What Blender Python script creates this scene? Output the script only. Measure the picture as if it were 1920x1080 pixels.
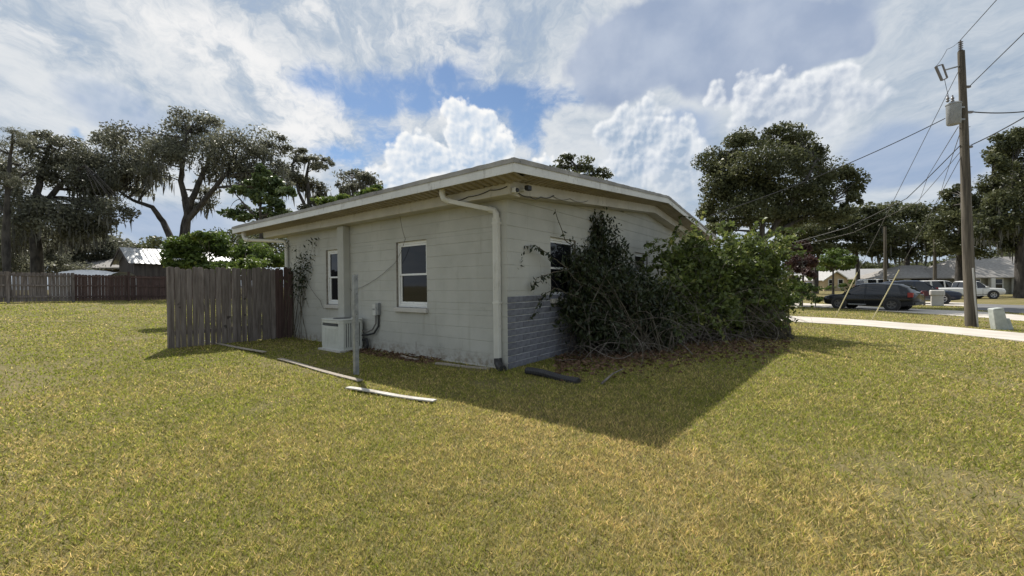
import bpy, bmesh, math, random
import numpy as np
from mathutils import Vector, Matrix
from math import radians, sin, cos, pi, atan2, sqrt, exp

sc = bpy.context.scene
for o in list(bpy.data.objects):
    bpy.data.objects.remove(o)
col = sc.collection

# ------------------------------------------------------------------ camera
F_PX, CAM_H = 770.0, 1.307            # focal length in pixels of the 1920-wide photograph, eye height
PITCH, ROLL = radians(-0.4), radians(0.56)
fw = Vector((0, cos(PITCH), sin(PITCH))); r0 = Vector((1, 0, 0)); u0 = r0.cross(fw)
rt = r0 * cos(ROLL) - u0 * sin(ROLL); up = r0 * sin(ROLL) + u0 * cos(ROLL)
cd = bpy.data.cameras.new('camera'); cam = bpy.data.objects.new('camera', cd); col.objects.link(cam)
cd.sensor_fit = 'HORIZONTAL'; cd.sensor_width = 36.0; cd.lens = 36.0 * F_PX / 1920.0
cd.clip_start = 0.05; cd.clip_end = 6000
m = Matrix((rt, up, -fw)).transposed().to_4x4(); m.translation = Vector((0, 0, CAM_H))
cam.matrix_world = m
sc.camera = cam
sc.render.resolution_x, sc.render.resolution_y = 1024, 576

# ------------------------------------------------------------------ sky and sun
SUN = Vector((-1.115, 2.256, 3.02)).normalized()
SUN_EL = math.asin(SUN.z); SUN_AZ = atan2(SUN.x, SUN.y)
world = bpy.data.worlds.new('World'); sc.world = world; world.use_nodes = True
wt = world.node_tree; wt.nodes.clear()

class S:
    """a socket with arithmetic, so that node maths can be written as formulas"""
    tree = None
    def __init__(s, k): s.k = k
    @staticmethod
    def m(op, *a, clamp=False):
        n = S.tree.nodes.new('ShaderNodeMath'); n.operation = op; n.use_clamp = clamp
        for i, v in enumerate(a):
            if isinstance(v, S): S.tree.links.new(v.k, n.inputs[i])
            else: n.inputs[i].default_value = v
        return S(n.outputs[0])
    def __add__(s, o): return S.m('ADD', s, o)
    __radd__ = __add__
    def __sub__(s, o): return S.m('SUBTRACT', s, o)
    def __rsub__(s, o): return S.m('SUBTRACT', o, s)
    def __mul__(s, o): return S.m('MULTIPLY', s, o)
    __rmul__ = __mul__
    def __truediv__(s, o): return S.m('DIVIDE', s, o)
def smax(a, b, k): return S.m('SMOOTH_MAX', a, b, k)
def sstep(x, a, b):
    n = S.tree.nodes.new('ShaderNodeMapRange'); n.interpolation_type = 'SMOOTHSTEP'
    S.tree.links.new(x.k, n.inputs[0]); n.inputs[1].default_value = a; n.inputs[2].default_value = b
    return S(n.outputs[0])
def xyz(a, b, c):
    n = S.tree.nodes.new('ShaderNodeCombineXYZ')
    for i, v in enumerate((a, b, c)):
        if isinstance(v, S): S.tree.links.new(v.k, n.inputs[i])
        else: n.inputs[i].default_value = v
    return S(n.outputs[0])
def vm(op, a, b=None):
    n = S.tree.nodes.new('ShaderNodeVectorMath'); n.operation = op
    for i, v in enumerate((a, b)):
        if v is None: continue
        if isinstance(v, S): S.tree.links.new(v.k, n.inputs[i])
        else: n.inputs[i].default_value = v
    return S(n.outputs[1] if op in ('LENGTH', 'DOT_PRODUCT') else n.outputs[0])
def noise(v, scale, detail=6, rough=0.55, dist=0.0, dims='3D'):
    n = S.tree.nodes.new('ShaderNodeTexNoise'); n.noise_dimensions = dims; S.tree.links.new(v.k, n.inputs['Vector'])
    n.inputs['Scale'].default_value = scale; n.inputs['Detail'].default_value = detail
    n.inputs['Roughness'].default_value = rough; n.inputs['Distortion'].default_value = dist
    return S(n.outputs[0])
def voro(v, scale, detail=0, rough=0.5):
    n = S.tree.nodes.new('ShaderNodeTexVoronoi'); n.feature = 'F1'; n.voronoi_dimensions = '2D'
    S.tree.links.new(v.k, n.inputs['Vector']); n.inputs['Scale'].default_value = scale
    n.inputs['Detail'].default_value = detail; n.inputs['Roughness'].default_value = rough
    return S(n.outputs[0])
def cmix(f, a, b):
    n = S.tree.nodes.new('ShaderNodeMix'); n.data_type = 'RGBA'
    for i, v in ((0, f), (6, a), (7, b)):
        if isinstance(v, S): S.tree.links.new(v.k, n.inputs[i])
        else: n.inputs[i].default_value = v if i == 0 else (*v, 1) if len(v) == 3 else v
    return S(n.outputs[2])
def cscale(c, f):
    n = S.tree.nodes.new('ShaderNodeVectorMath'); n.operation = 'SCALE'
    if isinstance(c, S): S.tree.links.new(c.k, n.inputs[0])
    else: n.inputs[0].default_value = c
    if isinstance(f, S): S.tree.links.new(f.k, n.inputs['Scale'])
    else: n.inputs['Scale'].default_value = f
    return S(n.outputs[0])

def ray(px, py):
    return rt * ((px - 960) / F_PX) + up * ((540 - py) / F_PX) + fw
def azel(px, py):
    d = ray(px, py).normalized()
    return math.degrees(atan2(d.x, d.y)), math.degrees(math.asin(d.z))

S.tree = wt
STR = 0.10
tc = wt.nodes.new('ShaderNodeTexCoord'); D = S(tc.outputs['Generated'])
sp = wt.nodes.new('ShaderNodeSeparateXYZ'); wt.links.new(D.k, sp.inputs[0])
dx, dy, dz = (S(sp.outputs[i]) for i in range(3))
sky = wt.nodes.new('ShaderNodeTexSky'); sky.sky_type = 'NISHITA'; sky.sun_disc = False
sky.sun_elevation = SUN_EL; sky.sun_rotation = SUN_AZ; sky.air_density = 1.0; sky.dust_density = 0.25; sky.ozone_density = 3.0
base = S(sky.outputs[0])
DEG = 57.29578
az = S.m('ARCTAN2', dx, dy) * DEG
el = S.m('ARCSINE', dz) * DEG
w1 = noise(D, 3.2, 5, 0.6); w2 = noise(vm('ADD', D, (5.2, 1.3, 7.7)), 3.2, 5, 0.6)
azw = az + (w1 - 0.5) * 9.0; elw = el + (w2 - 0.5) * 7.0
AE = xyz(azw, elw, 0.0)
def blob(px, py, rx, ry, v=AE):
    a0, e0 = azel(px, py); a1, _ = azel(px + rx, py); _, e1 = azel(px, py - ry)
    d = vm('MULTIPLY', vm('SUBTRACT', v, (a0, e0, 0)), (1 / abs(a1 - a0), 1 / abs(e1 - e0), 0))
    return S.m('EXPONENT', vm('DOT_PRODUCT', d, d) * -1.0)
def total(l):
    r = l[0]
    for x in l[1:]: r = r + x
    return r
sund = vm('DOT_PRODUCT', D, tuple(SUN))               # cosine of the angle to the sun
glow = sstep(sund, 0.55, 1.0)
# high thin sheet of cloud, streaked along its drift, seen on a flat layer
inv = S.m('DIVIDE', 1.0, S.m('MAXIMUM', dz, 0.0) + 0.22)
qx = dx * inv; qy = dy * inv
Q = xyz(qx * 1.30 + qy * 0.30, qy * 0.80 - qx * 0.2, 0.0)
Qw = vm('ADD', Q, xyz((w1 - 0.5) * 0.55, (w2 - 0.5) * 0.35, 0.0))
sheet = noise(Qw, 1.5, 4, 0.55, dims='2D')
sheet2 = noise(vm('ADD', Qw, (3.1, 7.7, 0)), 2.6, 8, 0.66, dims='2D')
hole = total([blob(*b) for b in ((590, 140, 40, 36), (680, 195, 80, 46), (770, 175, 80, 36), (900, 190, 100, 34),
                                 (1060, 178, 90, 22), (650, 300, 60, 22), (1000, 240, 40, 60), (850, 130, 50, 25), (125, 247, 16, 14), (735, 270, 50, 26))])
fine = noise(Qw, 7.0, 7, 0.68, dims='2D')
cover = sheet * 0.45 + sheet2 * 0.5 + fine * 0.50 - 0.03 + 0.02 - S.m('MINIMUM', hole, 1.0) * 0.41
veil = sstep(cover, 0.24, 0.66)
tex = sstep(sheet2 * 0.6 + sheet * 0.3 + fine * 0.25, 0.44, 0.72)
vcol = cmix(tex, (0.44, 0.525, 0.63), (0.70, 0.745, 0.79))
vcol = cmix(glow * tex * 0.85, vcol, (0.90, 0.90, 0.885))
bright = S.m('MINIMUM', total([blob(*b) for b in ((420, 80, 110, 50), (490, 150, 80, 50), (590, 190, 60, 40), (330, 40, 120, 40), (540, 240, 120, 30), (640, 290, 80, 30), (690, 40, 200, 60), (80, 60, 120, 40))]), 1.0)
vcol = cmix(bright * sstep(sheet2 * 0.75 + fine * 0.45, 0.50, 0.74), vcol, (0.97, 0.96, 0.945))
skyc = vm('MULTIPLY', cscale(base, STR), (0.93, 0.975, 1.0))
skyc = cmix(veil * 0.95, skyc, vcol)
# grey, shaded cloud decks in the east
n1 = noise(D, 8.0, 6, 0.55); n2 = noise(vm('ADD', D, (2.2, 4.1, 0.3)), 8.0, 5, 0.5)
deck = S.m('MINIMUM', total([blob(*b) for b in ((1500, 60, 170, 75), (1340, 110, 180, 90), (1200, 70, 120, 60), (1150, 130, 90, 60), (1600, 70, 50, 36))]), 1.0)
dk = sstep(deck + (n1 - 0.5) * 1.3, 0.34, 0.66)
dcol = cmix(sstep(n2, 0.3, 0.7), (0.33, 0.41, 0.57), (0.50, 0.57, 0.70))
skyc = cmix(dk * 0.92, skyc, dcol)
low = S.m('MINIMUM', total([blob(*b) for b in ((1690, 290, 200, 55), (1250, 250, 110, 40), (1700, 340, 160, 30), (230, 200, 120, 50), (330, 420, 160, 50), (1230, 290, 60, 40))]), 1.0)
lk = sstep(low + (n2 - 0.5) * 0.8, 0.25, 0.85)
skyc = cmix(lk * 0.72, skyc, (0.33, 0.44, 0.64))
# heaped clouds: unions of round heads with billowing outlines, lit from the sun's side
P0 = xyz(az + (w1 - 0.5) * 2.0, el + (w2 - 0.5) * 2.0, 0.0)
def billow(v):
    return (0.5 - voro(v, 0.34, 2.0, 0.5)) * 2.2 + (noise(v, 0.45, 5, 0.6, dims='2D') - 0.5) * 2.2
la = Vector((math.degrees(SUN_AZ) + 4, math.degrees(SUN_EL) - 20)).normalized() * 0.55
B0 = billow(P0); B1 = billow(vm('ADD', P0, (la.x, la.y, 0.0)))
def heads(lst):
    r = None
    for px, py, rad in lst:
        a0, e0 = azel(px, py); _, e1 = azel(px, py - rad)
        rr = abs(e1 - e0)
        d = vm('MULTIPLY', vm('SUBTRACT', P0, (a0, e0, 0)), (cos(radians(e0)), 1.0, 0))
        s_ = rr - vm('LENGTH', d)
        r = s_ if r is None else smax(r, s_, 0.8)
    return r
def cumulus(skyc, lst, soft, alpha, dark, light, fade):
    s_ = heads(lst)
    f_ = s_ + B0 * 0.7 + 0.6
    a_ = sstep(f_, 0.0, soft) * sstep(s_, -1.3, -0.4)
    sh = S.m('ADD', (B0 - B1) * 0.62, 0.45, clamp=True)
    rim = 1.0 - sstep(f_, 0.0, 2.2)
    lit = S.m('MINIMUM', sh * 0.80 + rim * 0.55 - sstep(s_, 0.5, 4.5) * 0.16, 1.0)
    c_ = cmix(lit, dark, light)
    a_ = a_ * alpha
    if fade:
        _, e0 = azel(960, fade[0]); _, e1 = azel(960, fade[1])
        a_ = a_ * sstep(el + (w2 - 0.5) * 6.0, e0, e1)
    return cmix(a_, skyc, c_)
skyc = cumulus(skyc, [(150, 165, 32), (190, 190, 38), (240, 205, 36), (300, 225, 40), (130, 210, 40)], 1.2, 0.85, (0.42, 0.52, 0.63), (0.82, 0.85, 0.88), (360, 170))
skyc = cumulus(skyc, [(1345, 185, 26), (1400, 180, 40), (1460, 175, 42), (1520, 165, 44), (1570, 150, 34), (1440, 220, 66), (1530, 215, 66), (1590, 190, 44), (1640, 190, 38)], 1.0, 0.95, (0.38, 0.46, 0.60), (0.96, 0.975, 0.99), (400, 190))
skyc = cumulus(skyc, [(1165, 215, 26), (1205, 212, 30), (1150, 250, 40), (1215, 255, 50), (1270, 270, 48), (1180, 300, 66), (1280, 320, 66)], 1.1, 0.95, (0.40, 0.50, 0.64), (0.92, 0.94, 0.96), (430, 290))
skyc = cumulus(skyc, [(848, 205, 30), (880, 225, 36), (915, 250, 38), (860, 260, 38), (930, 285, 44), (775, 275, 32), (735, 300, 28), (800, 300, 50), (870, 310, 60), (740, 345, 50), (690, 400, 54), (950, 330, 44), (1040, 330, 46)], 0.7, 1.0, (0.50, 0.62, 0.78), (1.0, 1.0, 0.99), None)
# pale air near the horizon
hz = 1.0 - sstep(el, -2.0, 11.0)
skyc = cmix(hz * 0.55, skyc, (0.58, 0.66, 0.77))
bg = wt.nodes.new('ShaderNodeBackground'); bg.inputs['Strength'].default_value = STR
wt.links.new(cscale(skyc, 0.77 / STR).k, bg.inputs['Color'])
wo = wt.nodes.new('ShaderNodeOutputWorld'); wt.links.new(bg.outputs[0], wo.inputs[0])

sl = bpy.data.lights.new('sun', 'SUN'); sl.energy = 5.0; sl.angle = radians(0.6); sl.color = (1.0, 0.95, 0.87)
so = bpy.data.objects.new('sun', sl); col.objects.link(so)
so.rotation_euler = SUN.to_track_quat('Z', 'Y').to_euler(); so.location = (0, 0, 30)

vs = sc.view_settings; vs.view_transform = 'Standard'; vs.look = 'None'; vs.exposure = 0.34; vs.gamma = 1.0; vs.use_curve_mapping = False
cy = sc.cycles
cy.use_denoising = True; cy.max_bounces = 6; cy.diffuse_bounces = 3; cy.glossy_bounces = 3
cy.transmission_bounces = 4; cy.transparent_max_bounces = 6; cy.caustics_reflective = False; cy.caustics_refractive = False
world.cycles.sampling_method = 'NONE'     # the sky is met by scattered rays; no importance map of it is needed

# ------------------------------------------------------------------ helpers
random.seed(7); rng = np.random.default_rng(7)
def at(px, py, Y):
    """the point on the photograph's sight line (px, py) whose depth is Y metres"""
    d = ray(px, py); return Vector((0, 0, CAM_H)) + d * (Y / d.y)
def ground_z(x):
    x = np.asarray(x, float); s_ = np.maximum(0, np.abs(x) - 4)
    return np.where(x < 0, np.minimum(.028 * s_ * s_ / (s_ + 2), .75), -.56 * s_ * s_ / (s_ * s_ + 60))
def gz(x): return float(ground_z(x))
def gnd(px, py):
    d = ray(px, py); t = 1.0
    for _ in range(60):
        p = d * t; z = gz(p.x); t = (z - CAM_H) / d.z
    return Vector((d.x * t, d.y * t, gz(d.x * t)))
def tag(o, label=None, cat=None, group=None, kind=None):
    if label: o['label'] = label
    if cat: o['category'] = cat
    if group: o['group'] = group
    if kind: o['kind'] = kind
    return o
def empty(name, loc=(0, 0, 0), rz=0.0):
    o = bpy.data.objects.new(name, None); col.objects.link(o); o.location = loc; o.rotation_euler = (0, 0, rz)
    o.empty_display_size = 0.2
    return o
class MB:
    """collects shapes into one mesh"""
    def __init__(s): s.v = []; s.f = []
    def add(s, vs, fs):
        n = len(s.v); s.v += [tuple(p) for p in vs]; s.f += [tuple(i + n for i in f) for f in fs]; return s
    def box(s, x0, x1, y0, y1, z0, z1):
        return s.add([(x0, y0, z0), (x1, y0, z0), (x1, y1, z0), (x0, y1, z0), (x0, y0, z1), (x1, y0, z1), (x1, y1, z1), (x0, y1, z1)],
                     [(3, 2, 1, 0), (4, 5, 6, 7), (0, 1, 5, 4), (1, 2, 6, 5), (2, 3, 7, 6), (3, 0, 4, 7)])
    def prism(s, poly, axis, a, b):
        """poly in the two other axes, pushed along axis from a to b"""
        def P(p, t): return {'x': (t, p[0], p[1]), 'y': (p[0], t, p[1]), 'z': (p[0], p[1], t)}[axis]
        n = len(poly)
        fs = [tuple(range(n - 1, -1, -1)), tuple(range(n, 2 * n))] + [(i, (i + 1) % n, n + (i + 1) % n, n + i) for i in range(n)]
        return s.add([P(p, a) for p in poly] + [P(p, b) for p in poly], fs)
    def tube(s, pts, rad, n=8, cap=True, flat=1.0):
        pts = [Vector(p) for p in pts]; k = len(pts)
        rad = rad if hasattr(rad, '__len__') else [rad] * k
        vs = []; ref = None
        for i, p in enumerate(pts):
            t = (pts[min(i + 1, k - 1)] - pts[max(i - 1, 0)]).normalized()
            if ref is None:
                ref = t.cross(Vector((0, 0, 1)))
                if ref.length < 0.05: ref = t.cross(Vector((0, 1, 0)))
            a = (ref - t * ref.dot(t)).normalized(); ref = a; b = t.cross(a)
            for j in range(n):
                w = 2 * pi * j / n + (pi / n)
                vs.append(p + (a * cos(w) + b * sin(w) * flat) * rad[i])
        fs = [(i * n + j, i * n + (j + 1) % n, (i + 1) * n + (j + 1) % n, (i + 1) * n + j) for i in range(k - 1) for j in range(n)]
        if cap: fs += [tuple(range(n - 1, -1, -1)), tuple((k - 1) * n + j for j in range(n))]
        return s.add(vs, fs)
    def lathe(s, prof, n, c=(0, 0, 0), axis='z'):
        """prof = [(r, h)]"""
        vs = []; k = len(prof)
        for r_, h_ in prof:
            for j in range(n):
                w = 2 * pi * j / n; a, b = r_ * cos(w), r_ * sin(w)
                vs.append({'z': (c[0] + a, c[1] + b, c[2] + h_), 'y': (c[0] + a, c[1] + h_, c[2] + b), 'x': (c[0] + h_, c[1] + a, c[2] + b)}[axis])
        fs = [(i * n + j, i * n + (j + 1) % n, (i + 1) * n + (j + 1) % n, (i + 1) * n + j) for i in range(k - 1) for j in range(n)]
        return s.add(vs, fs)
    def build(s, name, mat, parent=None, bevel=0.0, smooth=False, xf=None):
        me = bpy.data.meshes.new(name); me.from_pydata(s.v, [], s.f)
        bm = bmesh.new(); bm.from_mesh(me)
        bmesh.ops.recalc_face_normals(bm, faces=bm.faces)
        if bevel:
            bmesh.ops.bevel(bm, geom=[e for e in bm.edges if len(e.link_faces) == 2 and e.calc_face_angle(0) > 0.5], offset=bevel, segments=1, affect='EDGES', profile=0.5)
        bm.to_mesh(me); bm.free()
        if smooth:
            for p in me.polygons: p.use_smooth = True
            try: me.set_sharp_from_angle(angle=radians(40))
            except Exception: pass
        me.materials.append(mat)
        o = bpy.data.objects.new(name, me); col.objects.link(o)
        if parent: o.parent = parent
        if xf is not None: o.matrix_local = xf
        return o
def np_mesh(name, verts, faces_n, mat, parent=None, attrs=None):
    """verts (N,3); faces are consecutive runs of faces_n vertices"""
    me = bpy.data.meshes.new(name); n = len(verts); nf = n // faces_n
    me.vertices.add(n); me.vertices.foreach_set('co', np.ascontiguousarray(verts, np.float32).ravel())
    me.loops.add(n); me.loops.foreach_set('vertex_index', np.arange(n, dtype=np.int32))
    me.polygons.add(nf); me.polygons.foreach_set('loop_start', np.arange(0, n, faces_n, dtype=np.int32))
    me.polygons.foreach_set('loop_total', np.full(nf, faces_n, np.int32))
    me.update()
    for k, v in (attrs or {}).items():
        a = me.attributes.new(k, 'FLOAT', 'FACE'); a.data.foreach_set('value', np.ascontiguousarray(v, np.float32))
    me.materials.append(mat)
    o = bpy.data.objects.new(name, me); col.objects.link(o)
    if parent: o.parent = parent
    return o
def vnoise(x, y, seed=0):
    """smooth value noise, 0..1"""
    xi = np.floor(x).astype(np.int64); yi = np.floor(y).astype(np.int64); xf = x - xi; yf = y - yi
    def hsh(a, b):
        h_ = (a * 374761393 + b * 668265263 + seed * 974634541) & 0xffffffff
        h_ = ((h_ ^ (h_ >> 13)) * 1274126177) & 0xffffffff
        return ((h_ ^ (h_ >> 16)) & 0xffff) / 65535.0
    u = xf * xf * (3 - 2 * xf); v = yf * yf * (3 - 2 * yf)
    return (hsh(xi, yi) * (1 - u) + hsh(xi + 1, yi) * u) * (1 - v) + (hsh(xi, yi + 1) * (1 - u) + hsh(xi + 1, yi + 1) * u) * v
def fbm(x, y, seed=0, oc=4):
    r_ = 0; a = .5; t = 0
    for i in range(oc):
        r_ = r_ + a * vnoise(x * 2 ** i, y * 2 ** i, seed + i); t += a; a *= .5
    return r_ / t

# ------------------------------------------------------------------ materials
def mat_new(name):
    mt = bpy.data.materials.new(name); mt.use_nodes = True; S.tree = mt.node_tree
    p = mt.node_tree.nodes['Principled BSDF']
    return mt, p
def coords(kind='Object'):
    return S(S.tree.nodes.new('ShaderNodeTexCoord').outputs[kind])
def setc(p, c, inp='Base Color'):
    if isinstance(c, S): S.tree.links.new(c.k, p.inputs[inp])
    else: p.inputs[inp].default_value = (*c, 1) if len(c) == 3 else c
def setf(p, inp, v):
    if isinstance(v, S): S.tree.links.new(v.k, p.inputs[inp])
    else: p.inputs[inp].default_value = v
def bump(p, h_, strength=0.3, dist=0.01):
    b = S.tree.nodes.new('ShaderNodeBump'); b.inputs['Strength'].default_value = strength; b.inputs['Distance'].default_value = dist
    S.tree.links.new(h_.k, b.inputs['Height']); S.tree.links.new(b.outputs[0], p.inputs['Normal'])
def stretch(v, x, y, z): return vm('MULTIPLY', v, (x, y, z))
def objrand(): return S(S.tree.nodes.new('ShaderNodeObjectInfo').outputs['Random'])
def pm(name, c1, c2=None, scale=6.0, rough=0.6, bmp=0.0, bscale=None, metal=0.0, spec=0.5, st=(1, 1, 1), lo=.35, hi=.65, var=0.0, coat=0.0):
    mt, p = mat_new(name); v = stretch(coords(), *st)
    c = c1
    if c2 is not None: c = cmix(sstep(noise(v, scale, 6, 0.6), lo, hi), c1, c2)
    if var: c = cscale(c, 1.0 - var * 0.5 + objrand() * var)
    setc(p, c); setf(p, 'Roughness', rough); setf(p, 'Metallic', metal); setf(p, 'Specular IOR Level', spec)
    if coat: setf(p, 'Coat Weight', coat); setf(p, 'Coat Roughness', 0.05)
    if bmp: bump(p, noise(v, bscale or scale * 5, 5, 0.6), bmp, 0.01)
    return mt
M = {}
# painted concrete block: warm grey-white with faint dirt, darker low down where soil splashed up in blotches
def paint_block():
    mt, p = mat_new('painted_block'); v = coords()
    n = noise(v, 1.3, 5, 0.6); d = noise(stretch(v, 1, 1, 0.12), 6.0, 6, 0.65); g = noise(v, 60.0, 4, 0.6)
    c = cmix(sstep(n, 0.3, 0.7), (0.40, 0.398, 0.362), (0.475, 0.472, 0.432))
    c = cmix(sstep(d, 0.54, 0.76) * 0.42, c, (0.27, 0.255, 0.21))
    sv = S.tree.nodes.new('ShaderNodeSeparateXYZ'); S.tree.links.new(v.k, sv.inputs[0]); zz = S(sv.outputs[2])
    spl = (1.0 - sstep(zz + (noise(v, 5.0, 5, 0.7) - 0.5) * 0.5, 0.0, 0.30)) * sstep(noise(v, 11.0, 5, 0.7), 0.38, 0.62)
    c = cmix(spl * 0.75, c, (0.19, 0.15, 0.105))
    mold = sstep(noise(vm('ADD', v, (4.0, 2.0, 9.0)), 3.0, 7, 0.72), 0.60, 0.74)
    c = cmix(mold * 0.42, c, (0.20, 0.20, 0.165))
    setc(p, c); setf(p, 'Roughness', 0.75); setf(p, 'Specular IOR Level', 0.3)
    bump(p, g + n * 0.5, 0.35, 0.004); return mt
M['block'] = paint_block()
M['mortar_paint'] = pm('joint_paint', (0.38, 0.375, 0.335), (0.45, 0.445, 0.40), 9, 0.85)
M['mortar'] = pm('brick_mortar', (0.42, 0.43, 0.44), (0.54, 0.545, 0.55), 14, 0.9, 0.4)
M['brick'] = pm('grey_brick', (0.105, 0.11, 0.132), (0.165, 0.17, 0.193), 9, 0.8, 0.4, var=0.22)
def white_trim(name, a, b, dirt, amt, str_=(1, 1, 0.35), sc_=9.0):
    mt, p = mat_new(name); v = coords()
    n = noise(v, 2.0, 5, 0.6); d = noise(stretch(v, *str_), sc_, 7, 0.7); k = noise(v, 45, 3, 0.6)
    c = cmix(sstep(n, 0.3, 0.7), a, b)
    c = cmix(sstep(d, 0.56, 0.72) * amt, c, dirt)
    c = cmix(sstep(k, 0.66, 0.74) * amt * 0.8, c, dirt)
    setc(p, c); setf(p, 'Roughness', 0.55); bump(p, d + k * 0.4, 0.2, 0.004); return mt
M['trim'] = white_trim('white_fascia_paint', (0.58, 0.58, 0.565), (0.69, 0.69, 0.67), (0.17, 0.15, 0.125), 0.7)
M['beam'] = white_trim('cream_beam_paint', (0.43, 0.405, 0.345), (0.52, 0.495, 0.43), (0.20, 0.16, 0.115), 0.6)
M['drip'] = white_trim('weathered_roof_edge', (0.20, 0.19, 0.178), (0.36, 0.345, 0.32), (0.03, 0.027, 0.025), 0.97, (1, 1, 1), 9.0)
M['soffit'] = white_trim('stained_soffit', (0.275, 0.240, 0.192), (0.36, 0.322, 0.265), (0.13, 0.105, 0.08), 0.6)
M['window_frame'] = white_trim('white_window_frame', (0.72, 0.72, 0.69), (0.79, 0.79, 0.77), (0.30, 0.28, 0.24), 0.5, (1, 1, 1), 20)
M['sill'] = white_trim('concrete_sill', (0.47, 0.45, 0.41), (0.55, 0.53, 0.49), (0.2, 0.19, 0.17), 0.5, (1, 1, 1), 14)
M['downspout'] = white_trim('downspout_paint', (0.57, 0.56, 0.51), (0.64, 0.63, 0.58), (0.30, 0.28, 0.24), 0.35)
M['raw_edge'] = pm('bare_block_reveal', (0.22, 0.20, 0.17), (0.33, 0.30, 0.26), 18, 0.9, 0.4)
M['roofing'] = pm('grey_roofing', (0.18, 0.175, 0.17), (0.30, 0.29, 0.28), 3, 0.9, 0.5)
def glass_dark():
    mt, p = mat_new('window_glass'); setc(p, (0.010, 0.011, 0.014)); setf(p, 'Roughness', 0.04); setf(p, 'Specular IOR Level', 0.35)
    bump(p, noise(coords(), 2.0, 2, 0.5), 0.05, 0.01); return mt
M['glass'] = glass_dark()
M['inner_shade'] = pm('painted_inner_shade', (0.015, 0.015, 0.017), None, rough=0.7, spec=0.2)  # near-black colour standing in for shade inside rooms and carport
M['ac'] = white_trim('condenser_paint', (0.50, 0.51, 0.465), (0.58, 0.59, 0.54), (0.24, 0.22, 0.17), 0.5, (1, 1, 0.4), 8)
M['ac_dark'] = pm('condenser_grille', (0.07, 0.075, 0.075), (0.12, 0.12, 0.12), 8, 0.6)
M['galv'] = pm('galvanised_steel', (0.24, 0.25, 0.255), (0.34, 0.35, 0.355), 12, 0.5, 0.2, metal=0.5)
M['black_plastic'] = pm('black_plastic', (0.018, 0.018, 0.02), (0.035, 0.034, 0.035), 12, 0.5)
M['grey_box'] = pm('grey_electric_box', (0.52, 0.52, 0.49), (0.60, 0.60, 0.57), 8, 0.5)
M['wire'] = pm('black_cable', (0.03, 0.03, 0.032), None, rough=0.6)
M['wire_pale'] = pm('weathered_cable', (0.14, 0.13, 0.12), None, rough=0.7)
def wood(name, a, b, k, var=0.35):
    mt, p = mat_new(name); v = coords(); o = objrand()
    vv = vm('ADD', v, xyz(o * 37.0, o * 11.0, 0.0))
    g = noise(stretch(vv, 1, 1, 0.06), 26.0, 6, 0.65); n = noise(stretch(vv, 1, 1, 0.4), 3.0, 5, 0.6); kn = noise(vv, 5.0, 2, 0.5)
    c = cmix(sstep(g, 0.3, 0.72), a, b)
    c = cmix(sstep(n, 0.52, 0.75) * 0.6, c, k)
    c = cmix(sstep(kn, 0.70, 0.76) * 0.7, c, (0.025, 0.02, 0.018))
    c = cscale(c, 1.0 - var / 2 + o * var)
    setc(p, c); setf(p, 'Roughness', 0.85); setf(p, 'Specular IOR Level', 0.2); bump(p, g, 0.5, 0.006); return mt
M['picket'] = wood('weathered_picket', (0.115, 0.096, 0.085), (0.255, 0.222, 0.205), (0.075, 0.058, 0.05))
M['picket_red'] = wood('red_stained_picket', (0.066, 0.043, 0.038), (0.125, 0.084, 0.075), (0.045, 0.030, 0.027))
M['board'] = wood('bleached_board', (0.25, 0.21, 0.17), (0.42, 0.38, 0.325), (0.17, 0.14, 0.11), 0.2)
M['board_white'] = wood('white_painted_board', (0.42, 0.395, 0.35), (0.62, 0.60, 0.56), (0.27, 0.235, 0.19), 0.1)
M['bark'] = pm('oak_bark', (0.030, 0.027, 0.024), (0.085, 0.076, 0.067), 4, 0.95, 0.8, 14, st=(1, 1, 0.3))
M['twig'] = pm('dead_twig', (0.095, 0.080, 0.066), (0.235, 0.205, 0.175), 7, 0.9)
M['twig_dark'] = pm('green_brown_stem', (0.06, 0.055, 0.035), (0.12, 0.10, 0.07), 7, 0.9)
M['pole'] = pm('weathered_pole', (0.05, 0.043, 0.033), (0.135, 0.117, 0.090), 11, 0.9, 0.9, 30, st=(1, 1, 0.05))
M['concrete'] = pm('pale_concrete', (0.44, 0.40, 0.345), (0.55, 0.505, 0.445), 0.9, 0.9, 0.3, 30)
M['asphalt'] = pm('grey_asphalt', (0.11, 0.11, 0.112), (0.16, 0.158, 0.155), 0.7, 0.9, 0.3, 40)
def leaf(name, a, b, c3, trans=0.35, rough=0.5, tr=None):
    """a..b dark to light by the leaf's own tint; light passes through the blade"""
    mt, p = mat_new(name); t = mt.node_tree
    at_ = t.nodes.new('ShaderNodeAttribute'); at_.attribute_name = 'tint'; f = S(at_.outputs['Fac'])
    c = cmix(sstep(f, 0.0, 0.8), a, b); c = cmix(sstep(f, 0.82, 1.0), c, c3)
    setc(p, c); setf(p, 'Roughness', rough); setf(p, 'Specular IOR Level', 0.35)
    tl = t.nodes.new('ShaderNodeBsdfTranslucent'); t.links.new((cmix(0.5, c, tr) if tr else c).k, tl.inputs[0])
    mx = t.nodes.new('ShaderNodeMixShader'); mx.inputs[0].default_value = trans
    t.links.new(p.outputs[0], mx.inputs[1]); t.links.new(tl.outputs[0], mx.inputs[2])
    t.links.new(mx.outputs[0], t.nodes['Material Output'].inputs[0]); return mt
M['leaf_oak'] = leaf('live_oak_leaf', (0.095, 0.098, 0.070), (0.185, 0.19, 0.135), (0.26, 0.26, 0.19), 0.46)
M['leaf_far'] = leaf('oak_leaf', (0.042, 0.050, 0.022), (0.115, 0.126, 0.055), (0.18, 0.185, 0.09), 0.35)
M['leaf_bright'] = leaf('bright_leaf', (0.045, 0.075, 0.018), (0.13, 0.185, 0.040), (0.23, 0.26, 0.07), 0.35)
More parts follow.
